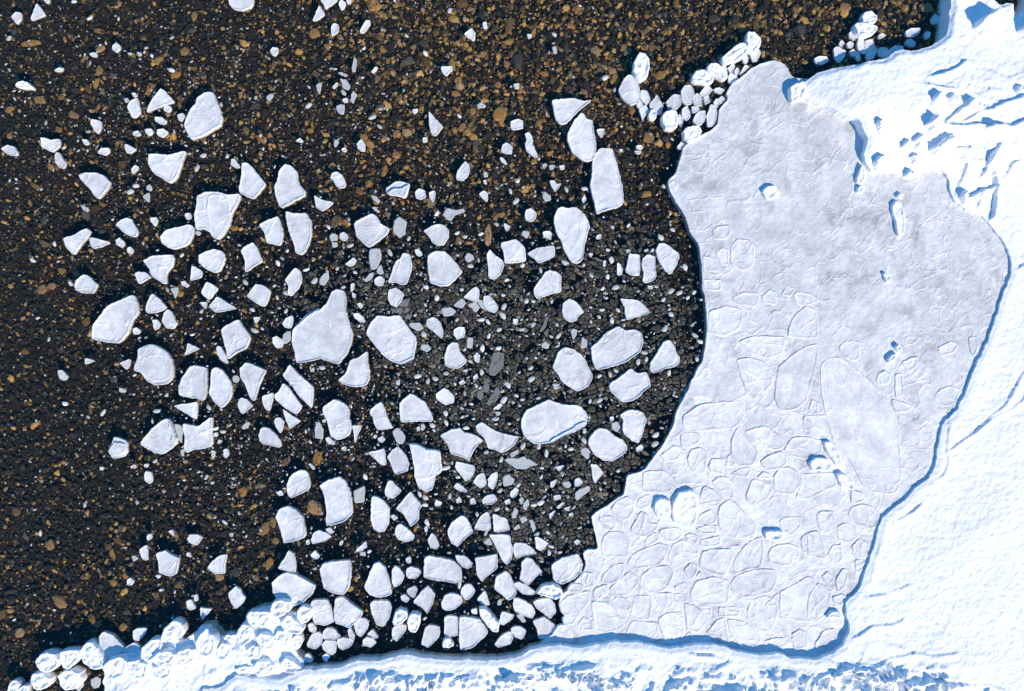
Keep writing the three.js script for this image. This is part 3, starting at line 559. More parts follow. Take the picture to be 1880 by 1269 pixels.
J t 230,80 270,80 265,150 225,150
J d 300,480 330,460 350,500 330,535 300,515
J f 415,600 460,560 485,570 460,600
J t 430,620 460,615 475,635 445,650
J t 1055,155 1065,80 1100,95 1100,150
J t 980,40 1000,15 1035,30 1000,95
J t 770,125 800,108 830,130 815,160 775,150
J t 1280,700 1325,692 1345,730 1320,770 1285,745
J f 1265,660 1290,650 1298,680 1270,690
J f 1455,880 1500,855 1512,890 1460,912
J t 545,920 600,895 600,925 550,950
J t 850,420 900,420 915,445 870,458
J f 270,365 300,340 310,375 280,388
J f 165,405 200,385 215,410 180,425
R f 95,195 150,105 190,98 225,130 245,190 268,225 262,260 230,295 180,300 120,325 75,337 48,310 55,260 | sheetside pear floe | rightmost floe in the black water by the sheet
K f 990,400 1045,378 1080,400 1132,425 1130,460 1120,520 1095,540 1050,535 1010,518 1003,450 | jug-shaped floe | alone in the lower left lake
L f 60,403 50,460 42,525 0,525 -20,520 -60,495 -60,480 -25,440 10,412
K f 882,375 928,348 935,440 905,435
K f 1185,305 1200,280 1240,275 1280,295 1245,347 1195,330
K f 930,285 955,275 960,300 940,318 928,305
K f 1065,260 1090,248 1100,290 1080,275
K f 805,560 830,552 848,575 835,600 805,595
K t 830,420 855,415 872,435 845,450
K f 985,540 1005,533 1015,548 1000,557
K f 1005,630 1020,620 1033,632 1015,642
K f 1180,395 1200,390 1205,420 1180,415
K f 1180,700 1210,690 1238,745 1205,755 1185,735
K f 1230,660 1245,655 1248,695 1230,700
K f 1270,740 1338,748 1310,785 1280,815 1268,785
L f 68,650 115,605 145,625 175,680 160,715 118,745 90,715 | small barrel floe | off the shelf in the lower left
K s 225,1080 260,1030 310,1015 360,1030 382,1075 370,1115 300,1150 250,1130 | round snowy cake | upper left one of the lower left group
K s 385,1020 430,1005 495,1005 510,1050 480,1090 435,1130 400,1110 383,1060
K s 510,1005 550,955 590,960 640,1020 662,1080 650,1120 600,1130 540,1090 510,1040 | tall snowy cake | largest of the lower left group
K s 195,1190 220,1150 280,1155 328,1190 315,1235 265,1260 215,1245
K s 370,1170 410,1135 460,1130 510,1150 522,1200 490,1245 420,1262 385,1230
K f 630,920 660,892 710,905 790,990 765,1030 690,1070 660,1060 640,1000 | half-shaded slab | bluish below, wedged against the lower left shelf
K f 800,985 850,957 890,985 885,1045 830,1045 775,1020
K f 840,890 870,868 928,870 915,910 880,948 845,940
K s 1018,930 1040,870 1100,818 1150,835 1168,880 1150,925 1090,950 1040,960 | dish-shaped snowy cake | jutting from the lower left shelf
K s 52,1250 70,1210 105,1195 125,1220 110,1269 90,1300 55,1300
K s 125,1255 160,1225 185,1225 185,1290 120,1300
K t 575,1195 610,1180 637,1195 625,1240 595,1255 575,1230
K t 470,1250 520,1210 530,1230 500,1270
K f 1045,975 1090,945 1118,970 1105,1000 1065,1005
K f 1118,940 1150,925 1168,950 1155,985 1125,995
K s 895,1000 960,935 1010,935 1030,980 1000,1050 940,1080 895,1060
K s 965,1060 1010,1010 1070,1005 1110,1040 1090,1085 1010,1105
K s 1125,1020 1180,990 1240,1000 1230,1070 1180,1095 1130,1070
K s 1240,960 1265,905 1310,870 1360,910 1376,960 1350,1030 1300,1050 1250,1020 | peaked snowy cake | at the outer corner of the lower left shelf
K s 970,1115 1010,1100 1090,1110 1080,1170 1020,1190 980,1160
K s 655,1110 700,1060 760,1045 810,1070 800,1150 740,1190 680,1180
K s 810,1080 880,1065 940,1100 930,1170 870,1190 820,1150
M f 75,250 100,200 160,160 190,165 225,225 232,265 180,310 140,355 100,330 80,290 | acorn-shaped floe | with forked blue creases, in the lower lake
M f 245,230 280,165 320,135 340,150 350,240 330,258 250,245 | bishop-hat floe | left half of a split pair
M f 360,150 400,160 450,180 465,250 370,262
M f 340,278 465,280 475,320 488,370 480,430 450,468 420,440 395,390 365,330 | wrist-shaped floe | below the split pair, narrowing downward
M f 490,345 505,328 570,335 610,365 635,400 560,412 505,428 490,395
M f 625,300 640,292 712,335 660,383 635,365
M f 250,425 320,412 388,403 388,490 330,540 290,573 258,530 252,470 | pennant-block floe | right of the wide rectangular floe
M f 125,410 190,415 235,462 200,495 160,475 135,445
M f -75,490 -70,430 -50,410 0,417 60,425 110,440 160,490 165,575 120,583 60,572 0,566 -75,545 | wide rectangular floe | with one slanted corner, in the lower lake
M f 540,450 575,425 610,435 670,510 630,550 585,595 530,560 540,500 | guitar-pick floe | with dented top, near the sheet's lower corner
M f 730,470 790,425 895,400 930,460 920,510 870,560 800,590 750,575 735,530 | thick blocky floe | nudging the lower left corner of the sheet
M f 370,590 385,540 440,508 470,530 490,580 510,640 495,675 460,692 420,660 370,620
M f 495,590 520,575 560,590 630,640 610,660 550,655 510,620
M s 635,645 670,605 740,590 790,620 805,660 760,688 690,670 | crumpled snowy cake | wedged at the sheet's lower left corner
M f 155,640 180,595 225,590 250,635 225,675 190,693 165,665
M f 35,710 60,660 100,645 160,665 167,705 130,745 70,760 40,745
M f 260,690 310,633 340,720 300,725
M f 485,720 495,678 530,680 610,725 628,770 610,805 550,790 500,760
M f 615,705 650,682 720,680 750,715 758,770 720,808 670,770 630,740
M f 150,800 200,795 280,810 320,870 330,900 280,950 230,990 160,1005 148,950 | large cornered floe | biggest one packed along the lower bank
M f 55,800 90,785 140,800 140,910 100,922 55,915 | upright brick floe | left of the large cornered floe
M s 275,745 310,740 350,780 400,840 395,890 360,890 310,840 280,790
M f 400,820 420,765 495,785 480,815 430,848 400,840
M s 40,960 60,925 95,930 115,970 95,985 50,985
M f 615,825 680,797 750,845 745,880 700,935 650,935 640,880
M f 475,870 510,855 550,865 572,890 545,940 500,925 480,900
M f 370,970 420,910 470,890 490,930 470,970 400,990
M f 225,755 260,745 260,780 230,780
M t 510,790 540,785 570,830 545,835
M t 390,700 415,685 415,725 390,725
M f 290,60 320,30 370,25 390,60 350,90 300,85
M f 130,55 150,38 165,75 130,80
M f 215,60 240,48 258,85 220,90
M f 0,60 38,75 25,100 -5,100
M f -52,310 -25,268 0,285 22,350 8,372 -30,365 -48,335
M t 480,150 500,112 520,130 510,170 480,178
M t 555,80 580,55 590,90 570,130 550,110
M t 530,180 560,165 578,190 545,212
M t 590,195 615,190 630,240 615,262
M f 715,150 755,125 740,165 720,182
M f 760,110 800,75 810,85 780,118
M f 740,35 785,28 790,55 750,65
M t 525,60 545,42 558,60 540,95
M f 840,150 865,135 868,160 845,168
M t 490,240 525,215 535,235 500,255
M f 810,110 850,100 840,130 818,128
M t 300,330 340,300 355,345 320,345
M f 870,325 895,308 915,325 890,345
M f 435,65 465,55 470,85 440,90
L f 368,160 390,115 440,97 490,115 535,165 558,250 555,290 520,310 425,333 410,290 390,220 375,190 | thumb-shaped floe | left of a long pinkish stone
L f 590,310 605,270 640,250 690,268 718,295 680,322 600,338
L f 965,150 975,40 1010,38 1060,75 1087,115 1080,210 1055,255 1020,265 985,240 970,195 | upright bean floe | left of the cross-ridged diamond floe
L f 1125,115 1180,45 1220,8 1255,50 1288,100 1270,130 1270,180 1240,215 1220,228 1195,190 1170,145 | cross-ridged diamond floe | with a narrow tail, in the lower lake
L f 1118,265 1130,225 1155,210 1200,240 1240,285 1230,315 1180,325 1140,310
L f 380,490 420,430 450,380 480,400 492,440 492,515 430,508
L f 345,580 375,545 430,515 490,525 560,560 618,600 600,650 540,710 490,728 440,700 380,680 350,640 | shade-spotted oval floe | with two blue shadows from the snowy cakes below
L f 648,490 665,460 720,445 835,438 845,500 835,600 800,655 760,655 700,635 670,610 655,550 | large squarish floe | plain topped, in the lower lake
L f 930,590 950,540 985,465 1020,447 1060,490 1080,545 1100,650 1060,670 1010,675 960,655 930,620 | skittle-shaped floe | with a cross crease, right of the large squarish floe
L f 1100,500 1120,475 1150,495 1180,540 1155,590 1120,612 1100,580
L f 1190,495 1220,480 1265,490 1285,520 1260,550 1215,560 1190,540
L f 1240,690 1300,620 1330,605 1370,650 1360,710 1325,775 1290,740 1240,710
L f 585,720 605,690 690,685 715,730 730,830 680,850 615,840 595,780 | square tile floe | left one of a touching pair near the lower shelf
L f 735,760 745,680 790,668 850,710 910,755 912,790 880,830 830,862 770,845 740,830 | cracked apple floe | right one of a touching pair near the lower shelf
L f 962,710 1000,693 1080,695 1100,740 1085,800 1050,858 1005,845 975,780 | cup-shaped floe | below the skittle-shaped floe
L f 860,840 900,805 940,810 955,850 930,900 905,925 875,905
L s 1102,830 1120,770 1155,748 1195,765 1200,805 1160,840 1120,850 | hollow snowy cake | with a blue shaded dent, near the lower bank
L f 1100,900 1110,860 1150,845 1190,850 1185,890 1130,952 1105,935
L s 1200,800 1230,775 1280,785 1275,850 1250,900 1210,890 1198,850
L f 1290,940 1310,870 1340,845 1400,860 1400,920 1330,990 1290,970
L f 915,945 940,922 985,935 998,965 970,990 920,978
L f 945,910 980,875 1015,925 1000,935
L f 565,970 590,910 640,892 665,920 655,970 620,1002 575,990
L f 665,890 700,865 740,875 775,920 750,940 670,938
L f 660,975 680,945 750,950 745,1020 720,1040 665,1000
L f 755,940 800,925 858,945 840,985 790,1008 758,985
L f 570,850 600,838 625,870 615,900 580,890
L f 820,880 840,868 865,910 860,945 830,930
L s 460,960 490,915 525,920 535,960 510,1005 475,1000
L f 465,1010 500,1025 545,1070 525,1095 480,1070
L f 550,1040 575,1030 608,1065 590,1085 550,1080
L f 660,1045 690,1030 710,1050 690,1080 665,1070
L f 880,370 935,322 940,360 910,385 875,390
L f 585,405 615,380 645,415 625,435 595,425
L f 1185,430 1215,415 1220,460 1195,460
L f 678,245 710,235 735,265 710,275
L f 1090,165 1115,152 1138,175 1115,192
L f 1155,665 1185,655 1212,685 1195,708 1160,695
L f 1195,625 1245,600 1262,630 1240,680 1200,655
L f 770,325 790,312 788,345 768,345
L f 558,320 575,310 580,340 560,340
L t 895,395 930,390 930,415 900,415
L f 370,15 400,0 412,20 390,38
L f 1305,235 1325,220 1325,260 1310,265
L t 70,275 100,272 90,295 76,290
L s 185,790 200,765 260,755 330,760 335,820 300,855 230,860 195,830 | wide snowy cake | at the tip of the lower left shelf
L s 330,750 355,700 400,685 460,700 465,750 430,780 380,800 345,790
L s 500,760 540,728 590,735 600,780 575,830 530,840 500,810
L s 400,830 450,780 510,830 545,870 530,900 470,905 420,880
L s 120,900 150,850 190,840 230,880 210,950 150,985 125,960
L s 240,930 280,895 340,905 365,950 340,1000 280,1000
L s 360,930 380,880 430,880 460,930 440,980 390,985
L s 180,1010 220,970 270,980 290,1020 260,1060 200,1050
L s 0,1000 30,960 80,970 85,1020 50,1070 0,1060
L s 220,1110 260,1070 330,1070 360,1110 330,1160 260,1170
L s 400,1090 430,1050 480,1070 530,1120 480,1150 410,1140
L s 110,1130 160,1105 215,1110 210,1165 150,1175
L s 40,930 65,905 110,915 100,985 60,960
N f 300,665 345,660 372,730 345,765 300,725
N f 365,755 395,720 420,700 465,770 450,830 420,835 370,800
N f 270,760 300,735 322,770 300,795 275,785
N f 290,800 335,765 365,815 330,850 318,888 295,830
N s 355,835 375,810 408,815 408,865 385,882 360,870
N s 455,850 490,805 560,810 580,870 565,930 520,950 480,935 455,890 | scalloped snowy cake | leftmost of the jam above the ice sheet
N s 610,960 640,925 720,915 743,960 720,1010 650,1042 615,1010 | saucer-shaped snowy cake | at the lower end of the jam above the sheet
N s 675,565 700,520 760,510 830,555 830,600 790,615 720,605 680,590
N s 780,495 810,460 860,465 920,515 935,570 900,580 840,550 785,520 | ear-shaped snowy cake | on top of the jam above the ice sheet
N f 592,665 620,625 670,625 692,680 670,760 625,765 595,730 | tombstone plate | within the jam above the ice sheet
N f 485,745 540,690 590,695 595,760 560,800 500,790
N f 730,680 780,620 825,655 800,690 740,705
N f 830,655 870,640 912,655 890,685 845,675
N f 675,720 710,680 750,720 745,770 690,770
N f 755,710 795,700 805,745 770,760
N f 830,745 855,720 880,750 860,785 830,775
N f 865,720 890,697 915,720 890,760 870,750
N f 780,840 810,765 850,780 858,860 830,920 785,925
N f 680,870 720,815 770,810 770,880 740,915 690,905
N f 600,800 640,770 665,850 640,880 605,860
N f 670,780 720,780 730,810 680,825
N f 580,830 610,870 600,930 575,900
N f 935,560 960,535 1015,580 980,610 940,605
N f 980,520 1005,490 1020,520 1000,565 985,550
N f 1020,540 1060,475 1090,490 1060,525 1030,550
N f 930,505 970,465 988,490 960,535
N f 890,480 915,475 930,510 905,520
N s 885,430 960,360 1000,325 1060,320 1085,360 1060,410 980,450 910,462 | lying snowy log | lower half of a heaped pair on the gravel
N s 1065,300 1080,235 1130,235 1180,290 1170,340 1120,390 1085,380 | upright snowy lump | upper half of a heaped pair on the gravel
N f 1095,400 1150,355 1175,385 1145,450 1115,450
N f 1042,430 1065,405 1088,430 1075,462 1050,462
N f 560,1075 595,1035 630,1055 610,1090 580,1090
N s 1380,650 1420,615 1480,600 1500,650 1470,720 1400,745 | snow boulder | on the upper tip of the sheet, casting blue shade
O s 405,130 420,90 470,82 515,120 500,170 450,180 410,165 | round snow ball | top one of a snowman-like heap
O s 345,195 370,165 450,170 520,200 500,245 430,272 370,250 | broad snow pad | second one of a snowman-like heap
O f 305,245 330,225 370,235 370,275 345,297 310,275
O f 235,310 255,297 278,318 260,342 235,330
O f 290,320 315,302 345,320 325,355 300,345
O f 195,360 220,340 285,375 275,420 240,460 205,430 | two-tone slab | half in the blue shade of the upper bank
O f 365,330 385,265 415,275 425,340 430,390 400,395 370,360
O f 425,300 480,290 495,340 512,365 490,430 440,440 430,380
O f 310,375 340,360 362,385 350,415 318,405
O f 355,395 375,375 395,420 385,445 360,435
O f 520,360 560,345 600,370 600,410 550,425 520,400
O f 600,370 640,335 700,340 705,375 650,405 605,412
O f 55,430 90,412 150,415 158,450 110,475 65,465
O f 715,235 760,208 825,210 815,250 770,277 730,265 | boat-shaped slab | white above and blue below, off the upper bank
O f 715,305 750,285 795,310 780,345 725,335
O f 850,255 870,230 902,240 895,280 865,285
O f 520,265 545,245 578,262 550,282 525,280
O f 905,140 935,105 970,130 965,165 930,183 910,165
O f 1000,240 1025,200 1050,215 1050,265 1010,270
`;
const PLATES = `
T 145,110 180,60 240,38 285,60 290,120 250,180 210,185 160,150
T 65,180 110,155 165,170 175,220 150,250 100,235
T 90,290 130,255 220,260 260,330 240,415 100,415 80,350
T 300,105 310,55 370,20 405,50 395,85 340,115
T s 405,110 420,60 460,38 510,60 515,130 480,178 430,165
T s 520,80 560,10 640,-10 690,40 680,180 640,235 580,225 530,190
T 265,240 330,130 380,160 385,200 440,210 430,240 360,290 300,280
T 355,330 370,290 420,260 445,300 420,330 370,348
T 440,255 480,235 570,232 595,265 560,315 490,320
T 245,460 270,410 330,370 440,330 490,340 510,350 480,430 430,470 290,490
T 500,410 530,340 580,310 640,325 690,370 690,420 600,460 550,495 510,460
T 80,570 90,530 150,470 220,455 220,520 190,565 130,585
T 130,620 200,550 265,505 320,560 290,620 240,660 170,655
T 320,600 335,530 400,480 500,470 535,510 510,590 460,635 380,645
T 700,430 720,380 790,365 890,365 910,410 880,500 850,535 740,510 700,480
T 915,440 960,370 1010,320 1090,290 1100,380 1090,480 1000,500 920,520
T 600,500 640,455 685,470 680,520 640,560
T 640,640 680,570 780,540 885,565 885,640 870,710 690,720 650,690
T 890,590 920,540 1010,500 1100,490 1170,500 1190,550 1150,630 1050,665 960,670 900,630
T 1000,750 1020,690 1110,660 1190,690 1190,790 1150,870 1100,890 1040,850 1005,800
T 1205,640 1290,590 1376,540 1420,560 1450,700 1440,800 1376,825 1210,800
T 815,130 840,80 890,55 940,90 1000,160 1055,215 1050,270 960,305 880,290 820,220
T 700,20 760,-20 840,60 800,100 720,90
T 680,210 700,150 770,120 810,160 800,200 730,230
T 680,240 740,215 810,220 800,270 700,265
T 610,280 640,265 690,290 680,330 620,310
T 705,310 820,285 830,330 790,350 710,350
T 1130,400 1160,350 1260,330 1320,360 1320,420 1260,470 1190,470 1140,450
T s 1100,255 1130,245 1215,250 1225,290 1190,310 1110,300
T 1200,190 1240,165 1340,165 1330,230 1280,280 1220,260
T 1335,300 1376,265 1420,290 1420,370 1350,390
T 20,700 60,695 130,710 200,800 230,850 180,880 90,895 40,870 25,780
T 125,680 150,650 220,670 275,720 250,755 180,740
T 290,665 390,660 400,720 380,810 310,815 265,790
T 245,860 280,820 360,820 435,835 445,930 380,930 240,900
T 440,810 480,770 540,765 595,800 605,870 580,940 500,960 460,900
T 605,710 660,720 720,770 755,820 690,890 620,870 610,790
T 745,890 800,820 860,800 880,960 770,920
T 875,810 960,820 1040,860 1085,940 1050,980 950,970 890,890
T 820,735 940,730 950,780 880,795 820,785
T 690,725 770,725 770,780 740,785
T 410,650 450,640 525,645 530,720 480,750 430,700
T 540,650 600,645 620,690 560,715 540,690
T 25,660 45,610 100,590 115,650 60,685
T 540,600 600,575 630,600 600,640 545,635
T 1100,950 1160,925 1230,925 1220,980 1150,995
T 1280,900 1330,870 1376,900 1376,980 1300,1000 1280,950
T 0,520 30,540 40,600 0,610 -20,570
T 1110,720 1190,645 1185,720 1150,730
T 890,350 960,340 950,370 910,375
T 680,530 700,510 720,525 710,545 685,545
T 620,900 640,885 655,910 640,935 615,930
M 780,710 830,660 965,630 968,690 920,770 880,800 800,770
M 800,800 850,755 900,770 870,840 810,840
M 890,850 930,795 985,820 990,870 900,880
M 990,660 1010,610 1080,590 1080,650 1010,690
M 830,620 860,580 920,590 925,630 870,645
M 910,540 940,510 990,520 1005,590 940,615 920,580
M 725,920 770,845 830,840 860,890 860,945 760,935
R 0,1060 60,1045 150,1045 210,1085 255,1150 220,1185 130,1205 0,1190
R 210,1230 260,1190 370,1180 400,1220 390,1290 220,1290
R 270,800 300,765 380,765 420,800 400,840 330,880 280,870
R 320,960 350,890 420,875 465,920 450,1050 400,1070 340,1030
R 475,1010 495,955 560,960 610,1040 610,1080 490,1050
R 500,1130 540,1090 610,1090 660,1200 650,1245 560,1210
R 640,820 680,740 740,800 830,900 800,1000 700,1010 640,920
R 610,940 635,930 670,980 650,1015 600,1015
R 850,980 910,930 1000,905 1050,970 1000,1030 890,1040
R 1020,890 1080,805 1190,795 1300,830 1290,910 1190,960 1080,940
R 945,1090 980,1030 1060,1015 1130,1070 1140,1150 1080,1215 980,1205 950,1150
R 745,1240 790,1110 870,1120 940,1170 900,1250 800,1300
R s 1195,990 1230,945 1320,950 1365,1000 1330,1045 1220,1040
R s 1300,835 1350,830 1420,920 1430,990 1390,1000 1320,900
R s 1390,1070 1440,1060 1510,1120 1520,1180 1430,1160
R 680,240 780,225 880,260 945,340 930,420 830,520 760,490 710,360
R 980,300 1060,220 1180,140 1270,130 1250,300 1180,540 1100,600 990,610 950,500
R 700,110 790,70 1020,75 1010,190 900,230 780,190
R 1160,650 1320,645 1350,800 1290,810 1170,780
R 1200,600 1220,530 1290,560 1300,620 1230,640
R 740,760 880,720 1000,800 1040,850 980,890 880,890 800,840
R 290,650 420,560 700,540 740,640 660,735 480,750 300,760
R 640,1070 700,1030 780,1020 750,1095
R 830,1090 870,1050 925,1070 920,1105
R 1150,1070 1380,1060 1400,1150 1300,1200 1200,1250 1110,1240 1140,1150
R 410,1230 440,1160 510,1180 575,1260 410,1290
R 130,930 230,860 290,900 240,970 160,980
R 1420,150 1470,105 1560,110 1570,220 1530,250 1450,220
S 95,330 100,270 150,230 230,220 330,290 430,370 530,470 610,590 660,720 670,880 680,1050 650,1190 600,1215 480,1200 400,1150 310,970 230,860 180,800 130,620 100,480
S 515,340 560,320 605,350 590,410 540,425 500,400
S 925,500 970,450 1050,430 1110,460 1080,550 1000,580 930,560
S 635,350 690,345 690,500 640,510
S 610,530 700,550 770,580 720,615 640,620
S 690,260 740,230 800,220 790,290 730,325
S 950,150 1040,105 1090,130 1060,190 970,210
S 1170,80 1220,70 1240,150 1200,220 1175,150
S s 620,150 650,125 680,160 650,185
S s 570,240 600,200 640,195 620,240 575,265
U 255,150 290,95 360,85 430,110 460,165 430,225 380,240 310,210
U 60,150 100,125 160,135 180,240 110,270 70,230
U 185,230 240,200 300,230 320,290 270,330 200,310
U 0,270 70,255 115,370 105,430 20,410 0,380
U 130,400 160,345 210,340 220,430 190,460
U 280,350 320,305 380,330 395,400 330,430 285,400
U 300,440 355,430 365,490 310,510
U 20,640 70,580 150,640 110,790 60,820 0,830 0,700
U 45,970 100,880 170,865 185,920 150,990 80,1010
U 180,560 220,490 255,500 240,600 190,635
U 95,540 130,510 170,550 130,600
U 155,670 220,650 250,680 225,720 180,715
U s 115,790 140,750 190,755 210,790
U 280,0 340,10 370,50 300,85 270,60
P s 855,215 885,175 950,170 980,215 950,265 890,275
P 500,500 540,460 620,455 640,500 600,555 530,550
P 630,620 680,555 760,560 810,620 800,740 720,785 640,740
P 530,660 570,620 620,640 615,740 570,740
P 1090,960 1130,935 1220,955 1270,1000 1200,1035 1120,1030
P 860,980 920,920 970,950 960,1030 880,1020
P 1010,930 1050,890 1100,920 1060,970 1010,960
P 480,1080 600,1040 720,1070 700,1200 580,1260 470,1230
P 640,990 720,940 840,950 830,1030 760,1080
P 1080,1130 1180,1040 1260,1080 1260,1270 1050,1260
P 190,150 220,125 255,160 230,190
P 430,680 500,690 570,800 540,820 440,800
P 440,850 560,850 560,930 440,920
Q s 605,310 630,280 670,295 695,370 695,480 680,535 645,530 625,430 605,370
Q s 640,250 660,225 690,235 680,265
Q s 345,110 385,20 410,60 410,130 370,165 345,150
Q s 350,190 380,165 400,190 380,225 350,215
Q s 540,800 580,815 595,870 560,870
`;

const toward = (dx, dy) => { const a = Math.atan2(dy, dx) / Math.PI * 4; return ['right of', 'below right of', 'below', 'below left of', 'left of', 'above left of', 'above', 'above right of'][(Math.round(a) + 8) % 8]; };
const used = new Set(), LAND = [];
function place(what, x, y, skip) {                            // words for a small piece: its look and the outstanding pieces around it
  const near = LAND.filter((l) => l.short !== skip).map((l) => ({ l, d: Math.hypot(x - l.c[0], y - l.c[1]) })).sort((a, b) => a.d - b.d).slice(0, 5);
  const dir = (k) => toward(x - near[k].l.c[0], y - near[k].l.c[1]), n = (k) => 'the ' + near[k].l.short;
  const tries = [0, 1, 2].map((k) => `${what} ${dir(k)} ${n(k)}`);
  for (const [a, b] of [[0, 1], [0, 2], [1, 2], [0, 3], [1, 3]]) tries.push(`${what} between ${n(a)} and ${n(b)}`);
  for (const w of ['closely', 'a little way', 'further out', 'well out']) for (const k of [0, 1, 2, 3]) tries.push(`${what} ${w} ${dir(k)} ${n(k)}`);
  for (const t of tries) if (!used.has(t) && t.split(/[\s]+/).length <= 16) { used.add(t); return t; }
  return tries[0];
}
for (const line of FLOES.trim().split('\n')) {
  const [head, short, tail] = line.split('|').map((s) => s.trim()), t = head[0], k = head[2], P = trace(t, head.slice(4));
  const cx = P.reduce((s, p) => s + p[0], 0) / P.length, cy = P.reduce((s, p) => s + p[1], 0) / P.length, A = Math.abs(area(P));
  RAW.push({ P, k, short, tail, c: [cx, cy], A });
  if (short) { LAND.push({ short, c: [cx, cy] }); used.add(short + ' ' + tail); }
}
const occ = new Uint8Array(1880 * 1269);
const fill = (P) => { const xs = P.map((p) => p[0]), ys = P.map((p) => p[1]); for (let y = Math.max(0, Math.floor(Math.min(...ys))); y < Math.min(1269, Math.max(...ys) + 1); y++) for (let x = Math.max(0, Math.floor(Math.min(...xs))); x < Math.min(1880, Math.max(...xs) + 1); x++) if (inside(P, x, y)) occ[y * 1880 + x] = 1; };
for (const r of RAW) fill(r.P);
fill(SHEET); fill(BANK); fill(SHELF);
const solid = (x, y) => x >= 0 && y >= 0 && x < 1880 && y < 1269 && occ[(y | 0) * 1880 + (x | 0)];

RAW.sort((a, b) => b.A - a.A);
for (const r of RAW) {
  const big = clamp(r.A / 2500, 0.12, 1), o = { ...KIND[r.k] };
  if (r.k === 'f') { o.top *= 0.45 + 0.55 * big; o.rim *= 0.5 + 0.5 * big; o.round *= 0.55 + 0.45 * big; o.draft *= 0.5 + 0.5 * big; o.lines = r.A > 1500 ? 2 + Math.floor(r.c[0]) % 2 : r.A > 500 ? 1 : 0; }
  if (r.k === 's') { o.top *= 0.55 + 0.75 * clamp(r.A / 1100); o.round *= 0.5 + 0.5 * clamp(r.A / 900); }
  let base = 0;
  if (r.k === 's') {
    const d = sdf(SHELF, ...r.c), b = sdf(SHEET, ...r.c), e = sdf(BANK, ...r.c);
    if (d > 0) { base = shelfTop(r.c[0], r.c[1], d) - 0.04; } else if (e > 2) base = bankHeight(...r.c, e) - 0.05; else if (b > 6) { base = 0.05; o.top *= 1.2; }
  }
  const mat = r.k === 's' ? M.snowy : r.k === 't' ? M.grey : r.k === 'd' ? M.dull : /grey/.test(r.short || '') ? M.ice[1] : M.ice[Math.floor(hash(r.c[0] | 0, r.c[1] | 0, 3) * 3)];
  const hTop = base + o.top, P = hTop > 0.08 ? r.P.map((p) => pull(p, hTop * 0.8)) : r.P;
  const [g, c] = floeGeometry(P, o), small = r.A < 330;
  const m = put(r.k === 's' ? 'snow_cake' : small ? 'ice_chip' : 'ice_floe', g, mat);
  m.position.set(wx(c[0]), base, wz(c[1]));
  let label;
  if (r.short) label = r.short + ' ' + r.tail;
  else {
    const xs = r.P.map((p) => p[0]), ys = r.P.map((p) => p[1]), L = Math.max(Math.max(...xs) - Math.min(...xs), Math.max(...ys) - Math.min(...ys)), ratio = L * L / r.A;
    const shape = ratio > 2.6 ? 'narrow' : r.P.length <= 4 ? 'cornered' : r.P.length === 5 ? 'five-sided' : 'rounded', size = r.A > 1300 ? 'large' : r.A > 600 ? 'mid-sized' : r.A > 180 ? 'small' : 'tiny';
    label = place(`${size} ${shape} ${r.k === 's' ? 'snowy cake' : r.k === 'd' ? 'glassy dark chip' : r.k === 't' ? 'greyish ice chip' : small ? 'white ice chip' : 'white floe'}`, ...r.c);
  }
  m.userData = { label, category: r.k === 's' ? 'ice cake' : small || r.k === 't' || r.k === 'd' ? 'ice chip' : 'ice floe', group: r.k === 's' ? 'snow-covered cakes along the shore' : r.k === 't' || r.k === 'd' ? 'dull half-sunk chips in the lake' : small ? 'small white chips afloat on the lake' : 'white floes afloat on the lake' };
}
// plates welded into the sheet
for (const line of PLATES.trim().split('\n')) {
  const t = line[0], s = line[2] === 's', P = trace(t, line.slice(s ? 4 : 2)), A = Math.abs(area(P));
  if (sdf(SHEET, P.reduce((q, p) => q + p[0], 0) / P.length, P.reduce((q, p) => q + p[1], 0) / P.length) < 3) continue;
  const o = s ? { top: 0.055, draft: 0.03, rim: 0.02, round: 2.6, rough: 0.022, grain: 7, jag: 1, tilt: 0.06 } : { top: 0.004 + 0.006 * hash(P[0][0] | 0, P[0][1] | 0), draft: 0.03, rim: 0.009, round: 1.3, weld: 1.6, rough: 0.005, grain: 15, jag: 1.2, lines: A > 1200 ? 2 : 1, tilt: 0.012 };
  const [g, c] = floeGeometry(P, o), m = put('ice_plate', g, s ? M.snowy : M.plate[Math.floor(hash(c[0] | 0, c[1] | 0, 4) * 3)], sheetMesh);
  m.position.set(wx(c[0]), 0.052, wz(c[1])); if (s) { m.name = 'snow_lump'; m.userData.label = 'white snowy lump frozen into the sheet'; }
}

